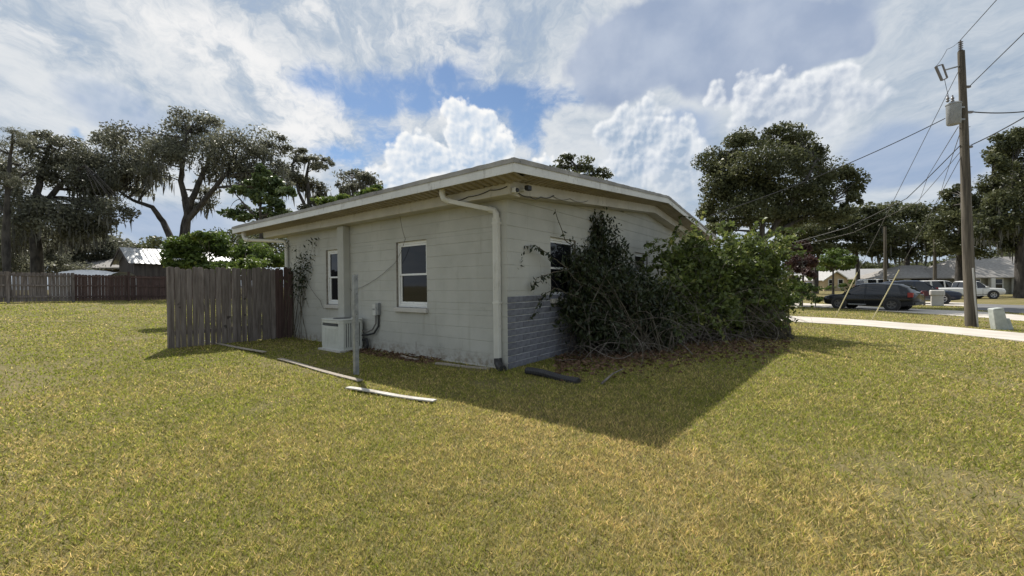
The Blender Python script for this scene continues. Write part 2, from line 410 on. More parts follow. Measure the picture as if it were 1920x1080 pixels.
M['leaf_vine'] = leaf('vine_leaf', (0.042, 0.062, 0.017), (0.15, 0.192, 0.048), (0.36, 0.37, 0.11), 0.42, 0.4)
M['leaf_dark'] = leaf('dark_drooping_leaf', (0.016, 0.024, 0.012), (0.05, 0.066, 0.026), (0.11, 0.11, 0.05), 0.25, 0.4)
M['leaf_red'] = leaf('purple_leaf', (0.035, 0.018, 0.018), (0.085, 0.045, 0.04), (0.11, 0.07, 0.05), 0.25)
M['leaf_pale'] = leaf('pale_leaf', (0.04, 0.065, 0.022), (0.11, 0.15, 0.055), (0.17, 0.20, 0.09), 0.3)
M['moss'] = leaf('spanish_moss', (0.085, 0.085, 0.075), (0.14, 0.14, 0.12), (0.18, 0.175, 0.15), 0.3, 0.9)
M['dead_leaf'] = leaf('dead_leaf', (0.09, 0.05, 0.03), (0.17, 0.10, 0.06), (0.24, 0.16, 0.10), 0.15, 0.8)
def grass_mat():
    mt, p = mat_new('lawn_grass'); t = mt.node_tree
    a1 = t.nodes.new('ShaderNodeAttribute'); a1.attribute_name = 'dry'; d = S(a1.outputs['Fac'])
    a2 = t.nodes.new('ShaderNodeAttribute'); a2.attribute_name = 'tint'; f = S(a2.outputs['Fac'])
    c = cmix(d, (0.225, 0.262, 0.030), (0.70, 0.515, 0.245)); c = cscale(c, f * 1.35 + 0.42)
    setc(p, c); setf(p, 'Roughness', 0.6); setf(p, 'Specular IOR Level', 0.3)
    tl = t.nodes.new('ShaderNodeBsdfTranslucent'); t.links.new(c.k, tl.inputs[0])
    mx = t.nodes.new('ShaderNodeMixShader'); mx.inputs[0].default_value = 0.5
    t.links.new(p.outputs[0], mx.inputs[1]); t.links.new(tl.outputs[0], mx.inputs[2])
    t.links.new(mx.outputs[0], t.nodes['Material Output'].inputs[0]); return mt
M['grass'] = grass_mat()
def ground_mat():
    mt, p = mat_new('lawn_soil'); v = coords()
    n1 = noise(v, 0.35, 6, 0.6); n2 = noise(v, 2.5, 6, 0.65); n3 = noise(v, 30, 4, 0.7)
    c = cmix(sstep(n1 * 0.6 + n2 * 0.4, 0.38, 0.62), (0.135, 0.125, 0.045), (0.215, 0.178, 0.09))
    c = cmix(sstep(n3, 0.35, 0.7) * 0.5, c, (0.21, 0.18, 0.085))
    setc(p, c); setf(p, 'Roughness', 0.95); setf(p, 'Specular IOR Level', 0.1); bump(p, n3 + n2, 0.7, 0.05); return mt
M['ground'] = ground_mat()
M['soil'] = pm('bare_soil', (0.10, 0.065, 0.04), (0.19, 0.135, 0.09), 7, 0.95, 0.6)

# ------------------------------------------------------------------ ground, pavements, road
def make_ground():
    xs = np.concatenate([np.array([-1500, -700, -300, -150, -90]), np.arange(-60, -30, 3.), np.arange(-30, 30.1, 0.75), np.arange(33, 61, 3.), np.array([90, 150, 300, 700, 1500])])
    ys = np.concatenate([np.array([-60, -30, -15]), np.arange(-10, 50.1, 2.5), np.array([60, 75, 95, 130, 200, 350, 700, 1500, 3000])])
    X, Y = np.meshgrid(xs, ys); Z = ground_z(X)
    v = np.stack([X.ravel(), Y.ravel(), Z.ravel()], 1); nx, ny = len(xs), len(ys)
    f = [(j * nx + i, j * nx + i + 1, (j + 1) * nx + i + 1, (j + 1) * nx + i) for j in range(ny - 1) for i in range(nx - 1)]
    me = bpy.data.meshes.new('ground'); me.from_pydata(v.tolist(), [], f); me.materials.append(M['ground'])
    o = bpy.data.objects.new('ground', me); col.objects.link(o)
    for p in me.polygons: p.use_smooth = True
    return tag(o, 'lawn ground sloping gently from fence to street', kind='structure')
make_ground()
PAVED = []
def strip(name, mat, left, right, lift, label, sub=14, side=0.08):
    """a paved sheet between two ground polylines given as (x, y)"""
    def resample(pl, n):
        pl = [Vector(p) for p in pl]; L_ = [0]
        for a, b in zip(pl, pl[1:]): L_.append(L_[-1] + (b - a).length)
        out = []
        for i in range(n + 1):
            t = L_[-1] * i / n; j = max(k for k in range(len(pl)) if L_[k] <= t + 1e-9); j = min(j, len(pl) - 2)
            out.append(pl[j].lerp(pl[j + 1], (t - L_[j]) / max(1e-6, L_[j + 1] - L_[j])))
        return out
    A, B = resample(left, sub), resample(right, sub); mb = MB(); vs = []; fs = []; w = 6
    for a, b in zip(A, B):
        for k in range(w + 1):
            p = a.lerp(b, k / w); vs.append((p.x, p.y, gz(p.x) + lift))
    for i in range(sub):
        for k in range(w): fs.append((i * (w + 1) + k, i * (w + 1) + k + 1, (i + 1) * (w + 1) + k + 1, (i + 1) * (w + 1) + k))
    n = len(vs); ring = [i * (w + 1) for i in range(sub + 1)] + [sub * (w + 1) + k for k in range(1, w + 1)] + [i * (w + 1) + w for i in range(sub - 1, -1, -1)] + list(range(w - 1, 0, -1))
    vs += [(vs[i][0], vs[i][1], vs[i][2] - side) for i in ring]; m_ = len(ring)
    fs += [(ring[i], ring[(i + 1) % m_], n + (i + 1) % m_, n + i) for i in range(m_)]
    mb.add(vs, fs); o = mb.build(name, mat); PAVED.append([(p.x, p.y) for p in A] + [(p.x, p.y) for p in reversed(B)])
    return tag(o, label, kind='structure')
g2 = lambda px, py: tuple(gnd(px, py)[:2])
def ext(p, q, d):
    v_ = Vector(q) - Vector(p); v_.normalize(); return tuple(Vector(q) + v_ * d)
fa = [g2(1480, 593), g2(1600, 599), g2(1700, 606), g2(1800, 615), g2(1920, 626)]
fb = [g2(1480, 603.5), g2(1600, 610), g2(1700, 618), g2(1800, 628), g2(1920, 641)]
fa = [ext(fa[1], fa[0], 14)] + fa + [ext(fa[-2], fa[-1], 8)]; fb = [ext(fb[1], fb[0], 14)] + fb + [ext(fb[-2], fb[-1], 8)]
strip('sidewalk', M['concrete'], fa, fb, 0.022, 'pale concrete sidewalk crossing the lawn beside the utility pole')
da = [g2(1474, 567), g2(1600, 573), g2(1711, 580.5), g2(1829, 583), g2(1920, 592)]
db = [g2(1474, 574), g2(1600, 579.5), g2(1711, 587), g2(1829, 594.5), g2(1920, 602)]
da = [ext(da[1], da[0], 12)] + da + [ext(da[-2], da[-1], 8)]; db = [ext(db[1], db[0], 12)] + db + [ext(db[-2], db[-1], 8)]
strip('driveway', M['concrete'], da, db, 0.018, 'pale concrete drive under the dark grey car')
ra = [g2(1812, 569.5), g2(1860, 570.5), g2(1920, 572.5)]; rb = [g2(1826, 581), g2(1870, 584), g2(1920, 588)]
ra = ra + [ext(ra[-2], ra[-1], 12)]; rb = rb + [ext(rb[-2], rb[-1], 12)]
strip('road', M['asphalt'], ra, rb, 0.010, 'grey asphalt road behind the pale concrete apron')
pa = [g2(1712, 565.5), g2(1760, 566.5), g2(1815, 568)]; pb = [g2(1712, 571.5), g2(1760, 573), g2(1815, 574.5)]
strip('parking_pad', M['concrete'], pa, pb, 0.016, 'concrete pad under the dark blue car')

# ------------------------------------------------------------------ the house
# local axes: +X along the gable wall, +Y along the long eave wall, so the eave wall faces -X and the gable wall faces -Y
C0 = Vector((-0.07, 6.34, 0.0)); HR = atan2(0.7946, 0.6071)
HM = Matrix.Translation(C0) @ Matrix.Rotation(HR, 4, 'Z'); HI = HM.inverted()
house = empty('house', C0, HR)
tag(house, 'single storey house of pale grey painted block with low gable roof', 'house')
GW, WL, RID = 12.34, 7.35, 6.17          # gable width, eave wall length, ridge position
SL = 0.0905                              # roof slope
OV = 0.61
def rz_(x): return SL * (RID - abs(x - RID))   # rise of the roof over the eave wall line
CH = 0.2032
WIN1 = (1.86, 2.75, 0.90, 2.16); WIN2 = (4.48, 5.38, 0.90, 2.16)      # Y0, Y1, z0, z1 on the eave wall
GW1 = (1.26, 2.20, 1.06, 2.17); GW2 = (5.35, 6.30, 1.06, 2.13)        # X0, X1, z0, z1 on the gable wall
def spans(a, b, z0, z1, holes):
    """rectangles (a0, a1, z0, z1) left of a strip when windows are cut away"""
    cuts = sorted(set([a, b] + [c for h_ in holes for c in h_[:2]])); zs = sorted(set([z0, z1] + [z for h_ in holes for z in h_[2:] if z0 < z < z1])); out = []
    for za, zb in zip(zs, zs[1:]):
        run = None
        for p, q in zip(cuts, cuts[1:]):
            mid, mz = (p + q) / 2, (za + zb) / 2
            ins = any(h_[0] < mid < h_[1] and h_[2] < mz < h_[3] for h_ in holes)
            if ins:
                if run: out.append((*run, za, zb)); run = None
            else: run = (run[0], q) if run else (p, q)
        if run: out.append((*run, za, zb))
    return out
J = 0.003
mb = MB()
for a0, a1, z0, z1 in spans(0.008, WL - 0.01, -0.3, 2.66, [WIN1, WIN2]): mb.box(0.0045, 0.17, a0, a1, z0, z1)
mb.build('joint_backing', M['mortar_paint'], house)
for k in range(-1, 13):
    z0, z1 = k * CH + J, (k + 1) * CH - J
    mb = MB()
    for a0, a1, p, q in spans(0.1905 if z0 > 1.1 else 0.0055, WL, z0, z1, [WIN1, WIN2]): mb.box(0.0 + random.uniform(-.0015, .0015), 0.2, a0, a1, p, q)
    mb.build('block_course', M['block'], house, bevel=0.003)
# gable wall: brick skirt below, block courses above, clipped under the rake
BT = 1.135
def clip_top(x0, x1, z0, z1):
    """strip polygon in (x, z) under the sloping rake line"""
    line = lambda x: 2.66 + rz_(x)
    xs = [x0] + ([RID] if x0 < RID < x1 else []) + [x1]
    if line(RID) <= z0: return None
    pts = []
    n = 40
    X_ = [x0 + (x1 - x0) * i / n for i in range(n + 1)]
    X_ = [x for x in X_ if line(x) > z0 + 0.004]
    if len(X_) < 2: return None
    if line(X_[0]) > z1 and line(X_[-1]) > z1: return [(X_[0], z0), (X_[-1], z0), (X_[-1], z1), (X_[0], z1)]
    top = [(x, min(z1, line(x))) for x in reversed(X_)]
    return [(X_[0], z0), (X_[-1], z0)] + top
k0 = int(BT / CH)
mb = MB()
for a0, a1, z0, z1 in spans(0.175, GW - 0.01, -0.3, 2.62, [GW1, GW2]): mb.box(a0, a1, 0.0045, 0.17, z0, z1)
mb.prism([(0.2, 2.621), (GW - 0.2, 2.621), (GW - 0.2, 2.64), (RID, 2.64 + rz_(RID)), (0.2, 2.64)], 'y', 0.011, 0.17)
mb.build('joint_backing', M['mortar_paint'], house)
for k in range(k0, 16):
    z0, z1 = max(BT, k * CH + J), (k + 1) * CH - J
    mb = MB()
    if z1 < 2.62:
        for a0, a1, p, q in spans(0.0005, GW, z0, z1, [GW1, GW2]): mb.box(a0, a1, random.uniform(-.0015, .0015), 0.19, p, q)
    else:
        pl = clip_top(0.0005, GW, z0, z1)
        if pl is None: continue
        mb.prism(pl, 'y', 0.0, 0.19)
    mb.build('block_course', M['block'], house)
mb = MB(); mb.box(0.2005, 5.2, 0.004, 0.19, -0.3, BT - 0.002); mb.build('brick_mortar', M['mortar'], house)
mb = MB(); mb.box(5.2, GW, 0.0, 0.19, -0.3, BT - 0.002); mb.build('lower_wall', M['block'], house)
bc = MB().box(0.0025, 0.3975, -0.0085, 0.05, 0.0, 0.0895).build('brick', M['brick'], house, bevel=0.004)
bme = bc.data; bpy.data.objects.remove(bc)
half = MB().box(0.0025, 0.1975, -0.0085, 0.05, 0.0, 0.0895).build('brick', M['brick'], house, bevel=0.004)
hme = half.data; bpy.data.objects.remove(half)
for r_ in range(-1, 11):
    z = 0.002 + r_ * 0.1033
    x = -0.0005
    first = True
    while x < 5.0:
        wid = 0.2 if (first and r_ % 2) else 0.4
        o = bpy.data.objects.new('brick', hme if wid == 0.2 else bme); col.objects.link(o); o.parent = house
        o.location = (x + random.uniform(-.0015, .0015) * (0 if first else 1), random.uniform(-.002, .002), z)
        x += wid; first = False
# the corner return of the brick skirt and the rest of the shell
mb = MB(); mb.box(0.2, GW, WL - 0.2, WL - 0.001, -0.3, 2.64); mb.build('back_wall', M['block'], house)
mb = MB(); mb.box(GW - 0.2, GW - 0.001, 0.2, WL - 0.21, -0.3, 2.64); mb.build('street_wall', M['block'], house)
mb = MB(); mb.box(0.2, GW - 0.2, 0.2, WL - 0.2, -0.05, 0.05); mb.build('floor_slab', M['raw_edge'], house)

# roof: two slopes as thick slabs, dirty drip edge, fascia boards, ribbed soffits, boxed beams
Y0, Y1 = -OV, 9.25; X0, X1 = -OV, GW + OV
ZT = 3.005                                # top of the roof at the eave line
def top(x): return ZT + SL * (RID + OV - abs(x - RID))
rf = MB()
rf.prism([(X0, top(X0) - 0.003), (RID, top(RID) - 0.003), (X1, top(X1) - 0.003), (X1, top(X1) - 0.055), (RID, top(RID) - 0.055), (X0, top(X0) - 0.055)], 'y', Y0 + 0.012, Y1)
roof = rf.build('roof', M['roofing'], house)
def wavy_edge(n, p0, p1, h0, h1, out, base):
    """a thin metal edge strip whose top wanders a little"""
    mb = MB(); rows = []
    for i in range(n + 1):
        t = i / n; p = Vector(p0).lerp(Vector(p1), t); z = random.uniform(-.004, .006)
        rows.append((p + Vector((0, 0, h0)), p + Vector((0, 0, h1 + z)), p + Vector(out) + Vector((0, 0, h1 + z))))
    vs = [v for r in rows for v in r]; fs = []
    for i in range(n):
        a = i * 3; b = a + 3
        fs += [(a, b, b + 1, a + 1), (a + 1, b + 1, b + 2, a + 2)]
    mb.add(vs, fs); return mb
wavy_edge(90, (X0 - 0.012, Y0 - 0.012, 0), (X0 - 0.012, Y1, 0), ZT - 0.062, ZT + 0.004, (0.06, 0, 0.003), 0).build('drip_edge', M['drip'], roof)
rk = 0.062
def rake_edge(xa, xb, n=60):
    mb = MB(); rows = []
    for i in range(n + 1):
        x = xa + (xb - xa) * i / n; z = top(x) + random.uniform(-.004, .006)
        rows.append(((x, Y0 - 0.012, top(x) - rk), (x, Y0 - 0.012, z + 0.004), (x, Y0 + 0.05, z + 0.008)))
    vs = [v for r in rows for v in r]; fs = []
    for i in range(n):
        a = i * 3; b = a + 3; fs += [(a, b, b + 1, a + 1), (a + 1, b + 1, b + 2, a + 2)]
    mb.add(vs, fs); return mb
rake_edge(X0 - 0.012, RID).build('drip_edge', M['drip'], roof); rake_edge(RID, X1).build('drip_edge', M['drip'], roof)
# fascia
FZ = 0.185                                # fascia bottom below the roof top
mb = MB(); mb.box(X0, X0 + 0.022, Y0 + 0.024, Y1, ZT - FZ, ZT - 0.058); mb.build('eave_fascia', M['trim'], house)
for xa, xb in ((X0 + 0.0, RID - 0.001), (RID + 0.001, X1)):
    cutp = [xa + (xb - xa) * t for t in (0, 0.36, 0.7, 1)]
    for p, q in zip(cutp, cutp[1:]):
        mb = MB(); mb.prism([(p + .0015, top(p) - FZ), (q - .0015, top(q) - FZ), (q - .0015, top(q) - 0.058), (p + .0015, top(p) - 0.058)], 'y', Y0, Y0 + 0.022)
        mb.build('rake_board', M['trim'], house)
# ribbed soffits
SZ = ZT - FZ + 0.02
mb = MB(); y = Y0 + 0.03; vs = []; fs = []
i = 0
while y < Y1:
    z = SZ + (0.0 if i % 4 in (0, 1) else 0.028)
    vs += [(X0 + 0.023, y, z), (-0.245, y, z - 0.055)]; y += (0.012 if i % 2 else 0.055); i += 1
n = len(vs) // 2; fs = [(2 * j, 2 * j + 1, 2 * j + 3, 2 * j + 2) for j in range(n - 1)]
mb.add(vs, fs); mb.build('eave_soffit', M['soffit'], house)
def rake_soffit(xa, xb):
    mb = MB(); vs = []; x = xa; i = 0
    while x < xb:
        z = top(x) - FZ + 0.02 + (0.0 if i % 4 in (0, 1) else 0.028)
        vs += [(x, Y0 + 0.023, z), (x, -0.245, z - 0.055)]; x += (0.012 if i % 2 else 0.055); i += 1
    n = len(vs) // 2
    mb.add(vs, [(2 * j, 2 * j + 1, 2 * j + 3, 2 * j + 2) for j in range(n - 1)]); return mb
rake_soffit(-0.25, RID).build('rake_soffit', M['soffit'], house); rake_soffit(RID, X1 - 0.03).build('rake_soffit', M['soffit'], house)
# boxed beams between wall and soffit
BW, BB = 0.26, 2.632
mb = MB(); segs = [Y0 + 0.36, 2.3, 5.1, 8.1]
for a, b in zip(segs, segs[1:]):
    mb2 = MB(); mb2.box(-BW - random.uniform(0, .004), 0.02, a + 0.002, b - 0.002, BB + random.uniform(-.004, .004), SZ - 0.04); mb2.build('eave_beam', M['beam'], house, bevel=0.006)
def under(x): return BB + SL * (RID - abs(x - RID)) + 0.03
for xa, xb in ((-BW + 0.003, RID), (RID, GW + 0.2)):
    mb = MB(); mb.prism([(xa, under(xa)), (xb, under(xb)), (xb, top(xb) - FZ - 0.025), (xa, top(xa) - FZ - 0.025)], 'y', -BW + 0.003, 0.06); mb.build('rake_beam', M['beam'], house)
# windows
def window(y0, y1, z0, z1, along, pillar=False, sash_gap=True):
    """a double-hung window; along='y' on the eave wall, 'x' on the gable wall"""
    w = empty('window'); w.parent = house
    def B(mbb, a0, a1, d0, d1, za, zb):
        if along == 'y': mbb.box(d0, d1, a0, a1, za, zb)
        else: mbb.box(a0, a1, d0, d1, za, zb)
        return mbb
    fr = 0.045; d = 0.045                 # the frame stands back in the opening
    for a0, a1 in ((y0, y0 + fr), (y1 - fr, y1)):
        B(MB(), a0 + 0.002, a1 - 0.002, d, d + 0.06, z0 + 0.002, z1 - 0.002).build('jamb', M['window_frame'], w, bevel=0.004)
    B(MB(), y0 + fr, y1 - fr, d + .001, d + 0.06, z1 - fr - 0.01, z1 - 0.002).build('head', M['window_frame'], w, bevel=0.004)
    B(MB(), y0 + fr, y1 - fr, d + .001, d + 0.06, z0 + 0.002, z0 + 0.07).build('stool', M['window_frame'], w, bevel=0.004)
    zm = (z0 + z1) / 2
    for (za, zb, dd) in ((zm - 0.02, z1 - fr - 0.012, d + 0.012), (z0 + 0.072, zm + 0.02, d + 0.03)):
        s_ = MB(); a0, a1 = y0 + fr + .002, y1 - fr - .002
        B(s_, a0, a0 + 0.035, dd, dd + 0.025, za, zb); B(s_, a1 - 0.035, a1, dd, dd + 0.025, za, zb)
        B(s_, a0 + .0352, a1 - .0352, dd, dd + 0.025, za, za + 0.036); B(s_, a0 + .0352, a1 - .0352, dd, dd + 0.025, zb - 0.036, zb)
        s_.build('sash', M['window_frame'], w)
        B(MB(), a0 + 0.03, a1 - 0.03, dd + 0.012, dd + 0.016, za + 0.03, zb - 0.03).build('pane', M['glass'], w)
    sl_ = MB(); B(sl_, y0 - 0.03, y1 + 0.03, -0.055, 0.09, z0 - 0.085, z0 - 0.002); sl_.build('sill', M['sill'], w, bevel=0.006)
    rv = MB()                             # bare reveals of the opening
    B(rv, y0 - 0.004, y0 + .0015, 0.0035, 0.19, z0, z1); B(rv, y1 - .0015, y1 + 0.004, 0.0035, 0.19, z0, z1); B(rv, y0 + .002, y1 - .002, 0.0035, 0.19, z1 - .0015, z1 + 0.004)
    rv.build('reveal', M['raw_edge'], w)
    return w
window(*WIN1, 'y'); window(*WIN2, 'y'); window(*GW1, 'x'); window(*GW2, 'x')
# near-black sheets behind the panes, painted as the darkness of the unlit rooms
mb = MB(); mb.box(0.30, 0.32, 0.35, WL - 0.4, 0.1, 2.6); mb.build('dark_backing', M['inner_shade'], house)
mb = MB(); mb.box(0.35, GW - 0.5, 0.30, 0.32, 0.1, 2.6); mb.build('dark_backing', M['inner_shade'], house)
# boxed chase beside the far window
MB().box(-0.16, -0.002, 4.36, 4.60, -0.1, BB - 0.008).build('pipe_chase', M['block'], house, bevel=0.006)
# mouldy paint crack low on the wall
MB().box(-0.004, 0.003, 2.172, 2.186, 0.0, 0.27).build('wall_crack', M['raw_edge'], house)
# corner footing lip
MB().box(-0.03, -0.001, 0.02, 6.8, -0.2, 0.018).build('footing', M['sill'], house)

# downspouts
def sq_tube(pts, w, d, name, mat, parent):
    mb = MB(); mb.tube(pts, [w] * len(pts), 8); return mb.build(name, mat, parent, smooth=False)
yo = 0.93
dsp = empty('downspout', C0, HR)
tag(dsp, 'cream square downspout at the near house corner slanting in from the eave', 'downspout')
MB().tube([(-0.47, yo, 2.86), (-0.47, yo, 2.76), (-0.455, yo - 0.02, 2.69), (-0.40, yo - 0.08, 2.645)], [0.05, 0.05, 0.05, 0.047], 8).build('upper_elbow', M['downspout'], dsp)
MB().tube([(-0.41, yo - 0.07, 2.652), (-0.085, 0.25, 2.49)], [0.046, 0.046], 4).build('slanting_pipe', M['downspout'], dsp)
MB().tube([(-0.10, 0.275, 2.497), (-0.06, 0.20, 2.47), (-0.052, 0.172, 2.42), (-0.05, 0.168, 2.33)], [0.05] * 4, 8).build('lower_elbow', M['downspout'], dsp)
dp = MB()
dp.box(-0.088, -0.012, 0.118, 0.218, 0.14, 2.36)
for yy in (0.134, 0.160, 0.186): dp.box(-0.0925, -0.0875, yy, yy + 0.014, 0.14, 2.36)
dp.build('pipe', M['downspout'], dsp)
for z in (2.26, 1.02): MB().box(-0.094, -0.001, 0.108, 0.228, z, z + 0.03).build('strap', M['downspout'], dsp)
ds2 = empty('downspout', C0, HR)
tag(ds2, 'cream downspout at the far end of the eave behind the fence', 'downspout')
MB().tube([(-0.5, 8.75, 2.84), (-0.5, 8.75, 2.72), (-0.49, 8.68, 2.63), (-0.46, 8.5, 2.60)], [0.055] * 4, 8).build('upper_elbow', M['downspout'], ds2)
MB().tube([(-0.46, 8.52, 2.60), (-0.14, 7.5, 2.52)], 0.045, 8).build('slanting_pipe', M['downspout'], ds2)
MB().tube([(-0.16, 7.56, 2.525), (-0.07, 7.32, 2.50), (-0.055, 7.25, 2.42), (-0.05, 7.24, 0.2)], 0.045, 8).build('pipe', M['downspout'], ds2)
bt = MB()
bt.tube([(-0.05, 0.165, 0.17), (-0.055, 0.155, 0.10), (-0.09, 0.09, 0.045), (-0.16, -0.02, 0.03)], [0.062, 0.064, 0.066, 0.066], 10)
o = bt.build('drain_boot', M['black_plastic']); o.matrix_world = HM; tag(o, 'black plastic boot at the foot of the corner downspout', 'drain pipe')
p0 = HI @ gnd(988, 701); p1 = HI @ gnd(1085, 719)
pts = []; rad = []
for i in range(61):
    t = i / 60; p = p0.lerp(p1, t); pts.append((p.x, p.y, 0.045 + 0.012 * sin(t * 6) - 0.02 * t)); rad.append(0.052 + (0.007 if i % 2 else 0))
o = MB().tube(pts, rad, 10).build('drain_pipe', M['black_plastic']); o.matrix_world = HM
tag(o, 'black corrugated drain pipe lying in the shaded grass by the brick', 'drain pipe')

# security lamp and camera under the corner, cables along the beam
lamp = empty('security_lamp', C0, HR); tag(lamp, 'small black floodlight clipped under the corner eave', 'lamp')
MB().box(-0.03, 0.01, -0.35, -0.262, 2.70, 2.735).build('bracket', M['grey_box'], lamp)
MB().box(-0.005, 0.095, -0.41, -0.34, 2.72, 2.79).build('head', M['black_plastic'], lamp, bevel=0.006)
camr = empty('security_camera', C0, HR); tag(camr, 'small white security camera with black face at the corner beam', 'camera')
MB().box(-0.22, -0.13, -0.33, -0.262, 2.655, 2.73).build('body', M['trim'], camr, bevel=0.006)
MB().lathe([(0.0, -0.346), (0.03, -0.346), (0.034, -0.33)], 12, (-0.175, 0, 2.692), 'y').build('lens', M['black_plastic'], camr)
def cable(name, pts, r, label, mat=None, sag=0.0, n=16, hm=True, parent=None, cat='cable'):
    P = [Vector(p) for p in pts]; out = []
    for a, b in zip(P, P[1:]):
        for i in range(n):
            t = i / n; q = a.lerp(b, t); q.z -= sag * 4 * t * (1 - t); out.append(q)
    out.append(P[-1])
    o = MB().tube(out, r, 5).build(name, mat or M['wire'], parent)
    if hm and not parent: o.matrix_world = HM
    if not parent: tag(o, label, cat)
    return o
cable('cable', [(-0.272, 1.0, 2.68), (-0.274, 0.55, 2.70), (-0.273, 0.1, 2.74), (-0.272, -0.22, 2.745)], 0.007, 'black cable looping along the eave beam beside the near downspout', sag=0.02, n=8)
cable('cable', [(-0.12, -0.272, 2.70), (0.25, -0.271, 2.67), (0.55, -0.270, 2.72), (0.95, -0.270, 2.81)], 0.008, 'black cable drooping along the rake beam right of the floodlight', sag=0.03, n=8)
cable('cable', [(0.9, -0.271, 2.80), (1.5, -0.270, 2.85), (2.2, -0.270, 2.92)], 0.005, 'thin cable looped along the middle of the rake beam', M['wire_pale'], sag=0.05, n=8)
cable('hanging_wire', [(-0.20, 2.35, 2.60), (-0.008, 2.45, 2.21), (-0.02, 2.78, 1.75), (-0.02, 4.1, 1.25), (-0.02, 4.35, 1.27)], 0.004, 'thin wire hanging from the eave across the wall by the near window', M['wire_pale'], sag=0.06, n=8)
cable('hanging_wire', [(-0.02, 6.6, 1.85), (-0.05, 5.55, 0.98), (-0.03, 5.36, 0.86)], 0.005, 'thin wire sagging from the fence end to the far window sill', M['wire_pale'], sag=0.10, n=10)

# air conditioner
ac = empty('air_conditioner', C0 + Vector((0, 0, 0)), HR); tag(ac, 'beige square condenser unit standing in the grass against the wall', 'air conditioner')
ax0, ax1, ay0, ay1, ah = -0.60, -0.07, 3.74, 4.52, 0.64
MB().box(ax0 - 0.04, ax1 + 0.03, ay0 - 0.04, ay1 + 0.04, -0.02, 0.035).build('pad', M['sill'], ac)
cx = 0.07
def octo(e): return [(ax0 + cx - e, ay0 - e), (ax1 - cx + e, ay0 - e), (ax1 + e, ay0 + cx - e), (ax1 + e, ay1 - cx + e), (ax1 - cx + e, ay1 + e), (ax0 + cx - e, ay1 + e), (ax0 - e, ay1 - cx + e), (ax0 - e, ay0 + cx - e)]
MB().prism(octo(-0.02), 'z', 0.04, ah - 0.03).build('coil', M['ac_dark'], ac)
MB().prism(octo(0.0), 'z', 0.036, 0.085).build('base_pan', M['ac'], ac); MB().prism(octo(0.004), 'z', ah - 0.075, ah - 0.012).build('rim', M['ac'], ac, bevel=0.006)
MB().prism(octo(0.012), 'z', ah - 0.0118, ah + 0.008).build('top_cover', M['ac'], ac, bevel=0.006)
MB().lathe([(0.0, 0.02), (0.17, 0.018), (0.19, 0.006)], 20, ((ax0 + ax1) / 2, (ay0 + ay1) / 2, ah), 'z').build('fan_guard', M['ac_dark'], ac)
for sx in (0, 1):
    for sy in (0, 1):
        cxx, cyy = (ax0 + 0.035 if sx == 0 else ax1 - 0.035), (ay0 + 0.035 if sy == 0 else ay1 - 0.035)
        s1 = -1 if sx == 0 else 1; s2 = -1 if sy == 0 else 1
        MB().prism([(cxx + s1 * 0.037, cyy - s2 * 0.05), (cxx + s1 * 0.039, cyy - s2 * 0.028), (cxx - s1 * 0.028, cyy + s2 * 0.039), (cxx - s1 * 0.05, cyy + s2 * 0.037), (cxx - s1 * 0.05, cyy + s2 * 0.02), (cxx + s1 * 0.02, cyy - s2 * 0.05)], 'z', 0.0853, ah - 0.0753).build('corner_post', M['ac'], ac)
# louvred panels: upright slats on each visible side
for i in range(8):
    t = ax0 + 0.085 + i * (ax1 - ax0 - 0.17) / 7.4
    MB().box(t, t + 0.028, ay0 - 0.003, ay0 + 0.012, 0.0855, ah - 0.0755).build('louvre', M['ac'], ac)
MB().box(ax0 - 0.004, ax0 + 0.01, ay0 + 0.088, ay1 - 0.088, 0.0855, ah - 0.13).build('service_panel', M['ac'], ac, bevel=0.003)
for i in range(9):
    t = ay0 + 0.12 + i * 0.055
    MB().box(ax0 - 0.010, ax0 - 0.0035, t, t + 0.022, 0.16, ah - 0.17).build('louvre', M['ac'], ac)
MB().box(ax0 - 0.008, ax0 + 0.008, ay0 + 0.14, ay1 - 0.14, ah - 0.115, ah - 0.09).build('vent_slot', M['ac_dark'], ac)
eb = empty('disconnect_box', C0, HR); tag(eb, 'small grey electrical disconnect box on the wall above the condenser pipes', 'electric box')
MB().box(-0.085, -0.001, 3.33, 3.43, 0.72, 0.95).build('cover', M['grey_box'], eb, bevel=0.006)
MB().box(-0.075, -0.0015, 3.26, 3.33, 0.73, 0.97).build('back_box', M['galv'], eb, bevel=0.004)
MB().box(-0.092, -0.086, 3.345, 3.415, 0.83, 0.86).build('hasp', M['galv'], eb)
cable('conduit', [(-0.045, 3.37, 0.72), (-0.05, 3.37, 0.55), (-0.08, 3.45, 0.42), (-0.10, 3.60, 0.37), (-0.12, 3.76, 0.40)], 0.016, 'grey flexible conduit looping from the disconnect box to the condenser', M['wire_pale'], n=4, cat='conduit')
cable('refrigerant_line', [(-0.03, 3.30, 0.73), (-0.03, 3.31, 0.5), (-0.06, 3.42, 0.35), (-0.10, 3.6, 0.31), (-0.13, 3.76, 0.30)], 0.02, 'black insulated pipe running down behind the conduit to the condenser', M['wire'], n=4, cat='pipe')
cable('valve_loop', [(-0.1, 3.75, 0.2), (-0.1, 3.62, 0.22), (-0.08, 3.60, 0.1), (-0.1, 3.68, 0.02)], 0.03, 'black pipe loop at the foot of the condenser', M['wire'], n=4, cat='pipe')

